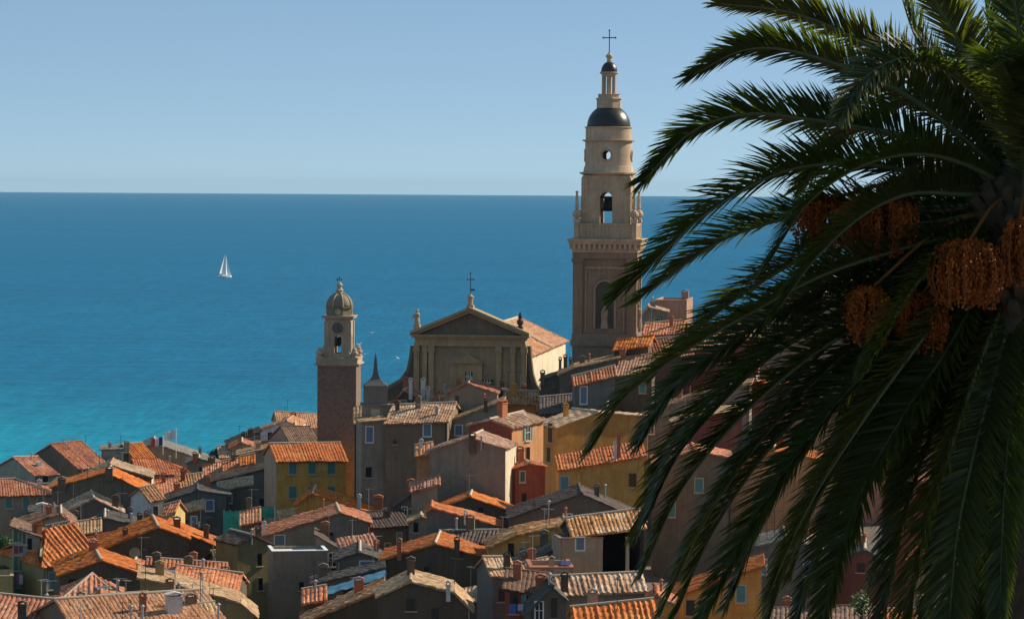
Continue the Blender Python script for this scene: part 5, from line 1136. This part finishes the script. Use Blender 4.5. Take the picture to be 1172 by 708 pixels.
bush('pine_tree', 'second dark pine at the shore, wider, next to the grey house', 'tree', 250, 527, 527, 1.2, 3, (.02, .04, .02), 900, .3, 6)
bush('roof_shrub', 'leafy potted shrub on the terrace before the crimson corner', 'shrub', 750, 448, 388, 1.2, 2.0, (.03, .07, .02), 900, .25, 7)
bush('roof_shrub', 'bright green shrub at the bottom between the hanging fronds', 'shrub', 985, 690, 254, .9, 1.5, (.06, .12, .03), 700, .22, 8)
# ------------------------------------------------------------------ sea air between the camera and the horizon
hz_ = bpy.data.materials.new('sea_haze'); hz_.use_nodes = True; t_ = hz_.node_tree; t_.nodes.remove(t_.nodes['Principled BSDF'])
pv = t_.nodes.new('ShaderNodeVolumePrincipled'); pv.inputs['Color'].default_value = (0.42, 0.72, 1.0, 1); pv.inputs['Density'].default_value = 0.000016
t_.links.new(pv.outputs[0], t_.nodes['Material Output'].inputs['Volume'])
mb = MB(); mb.box((-15000, -400, -8), (15000, 28400, 125)); tag(mb.build('haze', hz_), kind='stuff', label='thin blue sea haze')
# ------------------------------------------------------------------ the date palm in front
YP = 38.0
rp = random.Random(11)
CR = P(1180, 232, YP)                        # heart of the crown
palm = thing('date_palm', 'big date palm with arching dark fronds and orange date bunches above the town', 'palm tree', (CR.x, CR.y, 46.0))
PO = Vector(palm.location)
LEAFM = leafm('palm_leaf', (.060, .074, .021), .42)
RACH = plain('palm_rachis', (.085, .10, .035), .5)
def catmull(pts, n):
    out = []; k = len(pts) - 1
    q = [pts[0] * 2 - pts[1]] + pts + [pts[-1] * 2 - pts[-2]]
    for i in range(n + 1):
        u = i / n * k; s = min(int(u), k - 1); t = u - s; a, b, c, d = q[s:s+4]
        out.append(0.5 * ((2*b) + (c - a) * t + (2*a - 5*b + 4*c - d) * t*t + (3*b - a - 3*c + d) * t**3))
    return out
def frond(pts, roll=0.4, ll=.50, dens=1.0, vang=.35, droop=.12):
    """one feather leaf along a 3D spine: parts rachis mesh with the leaflets as one blade mesh under it"""
    L = sum((b - a).length for a, b in zip(pts, pts[1:])); n = max(30, int(L / .027 * dens))
    c = catmull(pts, n); rm = MB()
    rm.tube([p - PO for p in c[::3]], [.045 * (1 - i / (len(c[::3]) - 1)) + .007 for i in range(len(c[::3]))], 6)
    ro = rm.build('frond', RACH, palm, smooth=True)
    mid = c[n // 2]; out = Vector((mid.x - CR.x, mid.y - CR.y, 0)); out = out.normalized() if out.length > .01 else Vector((0, -1, 0))
    mb = MB(); sag = rp.uniform(.8, 1.2)
    for i in range(4, n + 1):
        u = i / n; p = c[i] - PO; T = (c[min(i+1, n)] - c[max(i-1, 0)]).normalized()
        ref = Vector((0, 0, 1)) + out * max(0, -T.z) * 1.4
        Nn = (ref - T * ref.dot(T)).normalized(); S = T.cross(Nn); rot = Matrix.Rotation(roll, 3, T); Nn = rot @ Nn; S = rot @ S
        if u < .10: l0 = ll * .22
        else: l0 = ll * 1.22 * (min(1, .35 + (u - .10) * 3.2)) * (1 - max(0, u - .66) ** 1.4 * 2.5)
        al = R(72) - R(44) * u ** 1.3
        for sd, vo in ((-1, 0), (1, 0), (-1, .34), (1, .34)):
            if rp.random() < .05: continue
            l = l0 * rp.uniform(.82, 1.12); a2 = al + rp.gauss(0, .06); v2 = vang + vo + rp.gauss(0, .09)
            d = T * math.cos(a2) + (S * (sd * math.cos(v2)) + Nn * math.sin(v2)) * math.sin(a2); d.normalize()
            w = .0165 * (1.0 if u > .1 else .5) * rp.uniform(.85, 1.2); wd = d.cross(Nn).normalized() if abs(d.dot(Nn)) < .95 else S
            wd = (wd + Nn * rp.uniform(-.5, .5)).normalized()
            vs = []; g = Vector((0, 0, -droop * sag * rp.uniform(.4, 1.5)))
            for t, k in ((0, .6), (.35, 1.0), (.7, .75)):
                q = p + d * (l * t) + g * (l * t * t * 1.3); vs += [q - wd * w * k, q + wd * w * k]
            q = p + d * l + g * (l * 1.3); vs.append(q)
            mb.add(vs, [(0, 1, 3, 2), (2, 3, 5, 4), (4, 5, 6)])
    mb.build('leaflets', LEAFM, ro)
LOW = []
def fpx(pts, dy, **k):
    """spine given at its real distance: pixels plus a distance offset that grows to dy metres at the tip"""
    if pts[-1][1] > 480: LOW.append((pts, dy, k))
    n = len(pts) - 1
    frond([P(x, y, YP + dy * (i / n) ** 1.2) for i, (x, y) in enumerate(pts)], **k)
B = (1172, 225)
fpx([B, (1110, 150), (1040, 82), (975, 42), (905, 14), (822, 4)], .6, roll=.6)
fpx([B, (1105, 160), (1040, 110), (975, 80), (905, 58), (850, 58), (792, 86)], -.4, roll=.55)
fpx([B, (1110, 195), (1040, 158), (975, 144), (923, 136), (857, 130), (793, 150), (737, 206)], .3, roll=.6, ll=.54)
fpx([B, (1120, 222), (1076, 208), (1010, 190), (940, 188), (879, 203), (805, 247), (748, 300), (706, 336)], -.9, roll=.5, ll=.60)
fpx([B, (1090, 236), (1010, 236), (960, 238), (918, 246), (870, 258), (822, 277), (778, 306), (728, 344)], .9, roll=.3, ll=.54)
fpx([B, (1100, 222), (1040, 222), (985, 248), (930, 300), (888, 358)], -1.5, roll=.45, ll=.46)
fpx([B, (1090, 250), (1000, 262), (925, 292), (860, 330), (800, 375), (748, 430)], .7, roll=.25, ll=.5)
fpx([(1172, 240), (1120, 262), (1040, 282), (943, 314), (862, 356), (787, 400), (718, 452), (678, 512)], -1.6, roll=.2, ll=.57)
fpx([(1172, 245), (1110, 285), (1030, 325), (948, 368), (879, 410), (821, 466), (775, 522), (742, 590)], -1.1, roll=.1, ll=.50)
fpx([(1172, 245), (1115, 300), (1040, 352), (950, 420), (870, 505), (805, 600), (757, 700)], -.9, roll=.15, ll=.52)
fpx([(1172, 250), (1110, 320), (1045, 380), (970, 450), (900, 540), (845, 630), (800, 715)], -1.6, roll=-.1, ll=.52)
fpx([(1172, 250), (1120, 320), (1070, 390), (1005, 465), (945, 555), (900, 650), (872, 735)], -1.2, roll=.2, ll=.5)
fpx([(1172, 255), (1125, 330), (1085, 400), (1035, 475), (990, 555), (957, 645), (935, 735)], -2.0, roll=-.2, ll=.5)
fpx([(1172, 255), (1140, 340), (1105, 420), (1065, 500), (1035, 590), (1015, 680), (1000, 760)], -1.5, roll=.3, ll=.5)
fpx([(1175, 258), (1145, 350), (1115, 430), (1088, 510), (1062, 595), (1044, 680), (1034, 745)], -2.4, roll=.5, ll=.54)
fpx([(1178, 258), (1160, 350), (1135, 440), (1112, 530), (1096, 610), (1088, 690), (1086, 745)], -2.2, roll=-.35, ll=.5)
fpx([(1182, 260), (1175, 350), (1162, 440), (1152, 530), (1147, 620), (1144, 720)], -1.9, roll=.2, ll=.46)
fpx([(1180, 235), (1142, 150), (1115, 108), (1078, 78), (1032, 68), (990, 90), (962, 134)], -2.6, roll=-.55, ll=.50)
fpx([(1178, 240), (1138, 268), (1085, 288), (1043, 332), (1013, 382), (990, 424)], -2.5, roll=.35, ll=.40)
fpx([(1172, 225), (1110, 190), (1050, 176), (985, 190), (925, 232), (880, 300)], -2.0, roll=.3, ll=.46)
fpx([(1172, 222), (1120, 150), (1075, 90), (1045, 35), (1022, -40)], 1.0, roll=.7)
fpx([(1175, 222), (1140, 130), (1105, 60), (1070, 0), (1035, -50)], -1.0, roll=.3, ll=.5)
fpx([(1178, 220), (1160, 120), (1135, 40), (1120, -60)], .4, roll=.8)
fpx([(1180, 220), (1172, 120), (1165, 30), (1150, -60)], -1.2, roll=.2)
fpx([(1176, 222), (1140, 160), (1090, 128), (1030, 120), (970, 150), (915, 215)], 1.6, roll=.4)
fpx([(1176, 232), (1120, 205), (1055, 210), (1000, 245), (950, 300), (905, 380)], 1.7, roll=.1, ll=.45)
fpx([(1176, 245), (1110, 300), (1040, 380), (985, 470), (935, 570), (905, 660)], 1.2, roll=.2, ll=.48)
fpx([(1176, 245), (1130, 330), (1080, 430), (1040, 540), (1000, 660)], .8, roll=-.4, ll=.48)
fpx([(1178, 250), (1150, 340), (1120, 450), (1105, 560), (1110, 660)], 1.4, roll=.5, ll=.46)
fpx([(1176, 240), (1090, 295), (1000, 350), (920, 425), (850, 520), (800, 620)], .9, roll=.1, ll=.46)
for pts, dy, k in list(LOW)[::2]:                 # a second layer of drooping fronds behind and between the first
    s_ = rp.uniform(.86, .98); ox, oy = rp.uniform(14, 40), rp.uniform(-30, -6)
    q_ = [(x + (ox + (1 - s_) * (1172 - x)) * min(1, i / 2), y + oy * min(1, i / 2)) for i, (x, y) in enumerate(pts)]
    fpx(q_, dy + rp.uniform(.9, 2.0), roll=rp.uniform(-.5, .5), ll=rp.uniform(.44, .5))
fpx([(1172, 248), (1100, 300), (1015, 352), (925, 410), (845, 480), (780, 560), (738, 650)], -1.4, roll=.25, ll=.54)
fpx([(1172, 248), (1105, 310), (1030, 372), (950, 440), (875, 520), (815, 610), (775, 700)], -.4, roll=.35, ll=.54)
fpx([(1172, 248), (1100, 280), (1010, 318), (915, 372), (830, 440), (765, 520), (730, 610)], .2, roll=.3, ll=.52)
fpx([(1172, 250), (1115, 315), (1050, 395), (985, 485), (925, 580), (880, 680)], -2.2, roll=.45, ll=.54)
# the rest of the crown: fronds over the trunk, behind it and on the side away from the town
cnt = 0; tries = 0
while cnt < 34 and tries < 2500:
    tries += 1
    az = rp.uniform(-math.pi, math.pi); el = rp.uniform(-.75, 1.25); Ls = rp.uniform(4.2, 5.2)
    h_ = Vector((math.cos(az), math.sin(az), 0)); p = CR + h_ * .25 + Vector((0, 0, rp.uniform(-.4, .3))); pts = [p.copy()]; e = el
    for i in range(7):
        p = p + (h_ * math.cos(e) + Vector((0, 0, math.sin(e)))) * (Ls / 7); e -= rp.uniform(.17, .30) * (1 if e > -1.3 else 0); pts.append(p.copy())
    q = [proj(z) for z in pts]
    if any(x < 960 and y < 740 for x, y in q): continue
    if any(x < 1120 and y < 180 for x, y in q[4:]): continue
    if any(math.hypot(proj(z)[0] - bx, proj(z)[1] - by) < 62 and z.y < YP + .3 for z in pts[1:] for bx, by in ((1005, 264), (944, 256), (1105, 322), (992, 364), (1052, 372))): continue
    if any(x > 1135 and 330 < y < 760 and z.y < YP for (x, y), z in zip(q[2:], pts[2:])): continue
    if abs(az - R(26)) < 1.3 and rp.random() < .8: continue
    frond(pts, roll=rp.uniform(-.6, .6), ll=rp.uniform(.44, .52), dens=.85); cnt += 1
print('filler fronds', cnt, tries)
# trunk with the diamond scars of old leaf bases
mb = MB(); nz = 90; nr = 48; z0 = 46.0 - PO.z - 1.0; z1 = CR.z - PO.z - .2
for j in range(nz + 1):
    t = j / nz; z = z0 + (z1 - z0) * t; rr = .46 + .05 * math.sin(t * 3.0) + (.10 * (t - .8) / .2 if t > .8 else 0)
    for i in range(nr):
        an = 2 * math.pi * i / nr; u = an * 8 / (2 * math.pi); v = z / .17
        du = abs((u + (math.floor(v) % 2) * .5) % 1 - .5) * 2; dv = abs(v % 1 - .5) * 2
        b = .045 * max(0, 1 - du * .9) * (1 - (v % 1)) + rp.uniform(-.006, .006)
        mb.v.append(Vector(((rr + b) * math.cos(an), (rr + b) * math.sin(an), z))); mb.uv.append((u, v))
for j in range(nz):
    for i in range(nr): mb.f.append((j*nr+i, j*nr+(i+1) % nr, (j+1)*nr+(i+1) % nr, (j+1)*nr+i))
BARK = rubble((.085, .06, .042)); mb.build('trunk', BARK, palm)
# cut leaf stubs under the crown and the woody heart
mb = MB()
for k_ in range(150):
    an = k_ * 2.39996; t = k_ / 150; z = CR.z - PO.z - 1.5 + 1.7 * t; rr = .44 + .16 * math.sin(math.pi * min(1, t * .9)); d = Vector((math.cos(an), math.sin(an), .55 + .7 * t)).normalized()
    p = Vector((rr * math.cos(an), rr * math.sin(an), z)); s = Vector((-math.sin(an), math.cos(an), 0)); l = rp.uniform(.22, .42)
    A = [p - s * .09 - d * .1, p + s * .09 - d * .1, p + s * .05 + d * l, p - s * .05 + d * l]; nn = s.cross(d) * .06
    mb.loft([v - nn for v in A], [v + nn for v in A])
mb.build('leaf_bases', plain('leaf_stub', (.09, .062, .035), .85), palm, recalc=True)
mb = MB(); mb.lathe([(.3, -1.6), (.62, -.9), (.72, -.3), (.6, .25), (.25, .6)], CR - PO, 20); mb.build('crown_heart', plain('leaf_stub', (.05, .038, .022), .9), palm)
# date bunches: stalk, hanging strands and hundreds of small fruits
FR = N('dates'); v_ = FR.coord(); f_ = FR.noise(v_, 9.0, 4); FR.l(FR.ramp(f_, [(.3, (.13, .026, .005)), (.5, (.34, .070, .007)), (.7, (.62, .165, .014))]), FR.p.inputs['Base Color']); FR.p.inputs['Roughness'].default_value = .45
STR = plain('fruit_stalk', (.20, .075, .015), .6)
ico = []
for z, r_ in ((-1, 0), (-.5, .87), (.5, .87), (1, 0)):
    ico.append((z, r_))
def date(mb, p, s):
    o = [p + Vector((0, 0, -s * 1.25))]; a0 = rp.uniform(0, 6)
    for z in (-.45, .45):
        for i in range(5): an = a0 + i * 1.2566 + z; o.append(p + Vector((s * .85 * math.cos(an), s * .85 * math.sin(an), s * z * 1.25)))
    o.append(p + Vector((0, 0, s * 1.25)))
    f = [(0, 1 + (i + 1) % 5, 1 + i) for i in range(5)] + [(1 + i, 1 + (i + 1) % 5, 6 + (i + 1) % 5, 6 + i) for i in range(5)] + [(6 + i, 6 + (i + 1) % 5, 11) for i in range(5)]
    mb.add(o, f)
def bunch(x, y, dy, rx, rz, n):
    c = P(x, y, YP + dy) - PO; k_ = (YP + dy) / F; rx *= k_; rz *= k_; top = c + Vector((0, 0, rz * .75)); st = CR - PO + Vector((0, 0, -.1))
    mb = MB(); mid = (st + top) / 2 + Vector((0, 0, .35)); sp = catmull([st, mid, top], 12); mb.tube(sp, [.035] * 6 + [.025] * 7, 6); so = mb.build('date_bunch', STR, palm, smooth=True)
    fr_ = MB(); sm = MB()
    for i in range(n // 16):
        an = rp.uniform(0, 6.283); e0 = rp.uniform(-.2, 1.1); o = Vector((math.cos(an) * math.cos(e0), math.sin(an) * math.cos(e0), math.sin(e0) * .5)); f_ = rp.uniform(.55, 1.12); dr = rp.uniform(.55, 1.15)
        b0 = top + Vector((0, 0, -.15 * rz)); p1 = b0 + Vector((o.x * rx * f_ * .75, o.y * rx * f_ * .75, o.z * rz * .6)); p2 = b0 + Vector((o.x * rx * f_ * 1.02, o.y * rx * f_ * 1.02, -rz * .55 * dr)); p3 = b0 + Vector((o.x * rx * f_ * .85, o.y * rx * f_ * .85, -rz * 1.2 * dr))
        st_ = catmull([b0, p1, p2, p3], 16); sm.tube(st_, .005, 3, caps=False)
        for z in st_[4:]:
            for k3 in range(rp.choice((2, 2, 3))): date(fr_, z + Vector((rp.gauss(0, .018), rp.gauss(0, .018), rp.gauss(0, .018))), rp.uniform(.012, .019))
    sm.build('strands', STR, so); fr_.build('fruit', FR.m, so)
bunch(1005, 262, -.2, 46, 44, 2600); bunch(944, 256, .3, 34, 36, 1300); bunch(1105, 316, -1.1, 42, 46, 2600); bunch(992, 364, -.6, 30, 40, 1300)
bunch(1052, 372, -.5, 30, 42, 1300); bunch(1166, 290, -1.0, 18, 44, 900); bunch(975, 312, .2, 26, 20, 600)
# bare spent fruit stalks above the bunches
for k_ in range(7):
    x = 915 + k_ * 22; e = P(x, 196 + rp.uniform(-8, 18), YP + rp.uniform(-.4, .6)) - PO; a_ = P(1040, 240, YP) - PO
    mb = MB(); mb.tube(catmull([CR - PO, a_, e], 10), .012, 5)
    for j in range(9): d = Vector((rp.uniform(-.6, .1), rp.uniform(-.3, .3), rp.uniform(-.25, .35))); mb.tube([e, e + d * .35, e + d * .5 + Vector((0, 0, -.1))], .005, 4)
    mb.build('fruit_stalk', plain('dry_stalk', (.10, .06, .03), .8), palm)
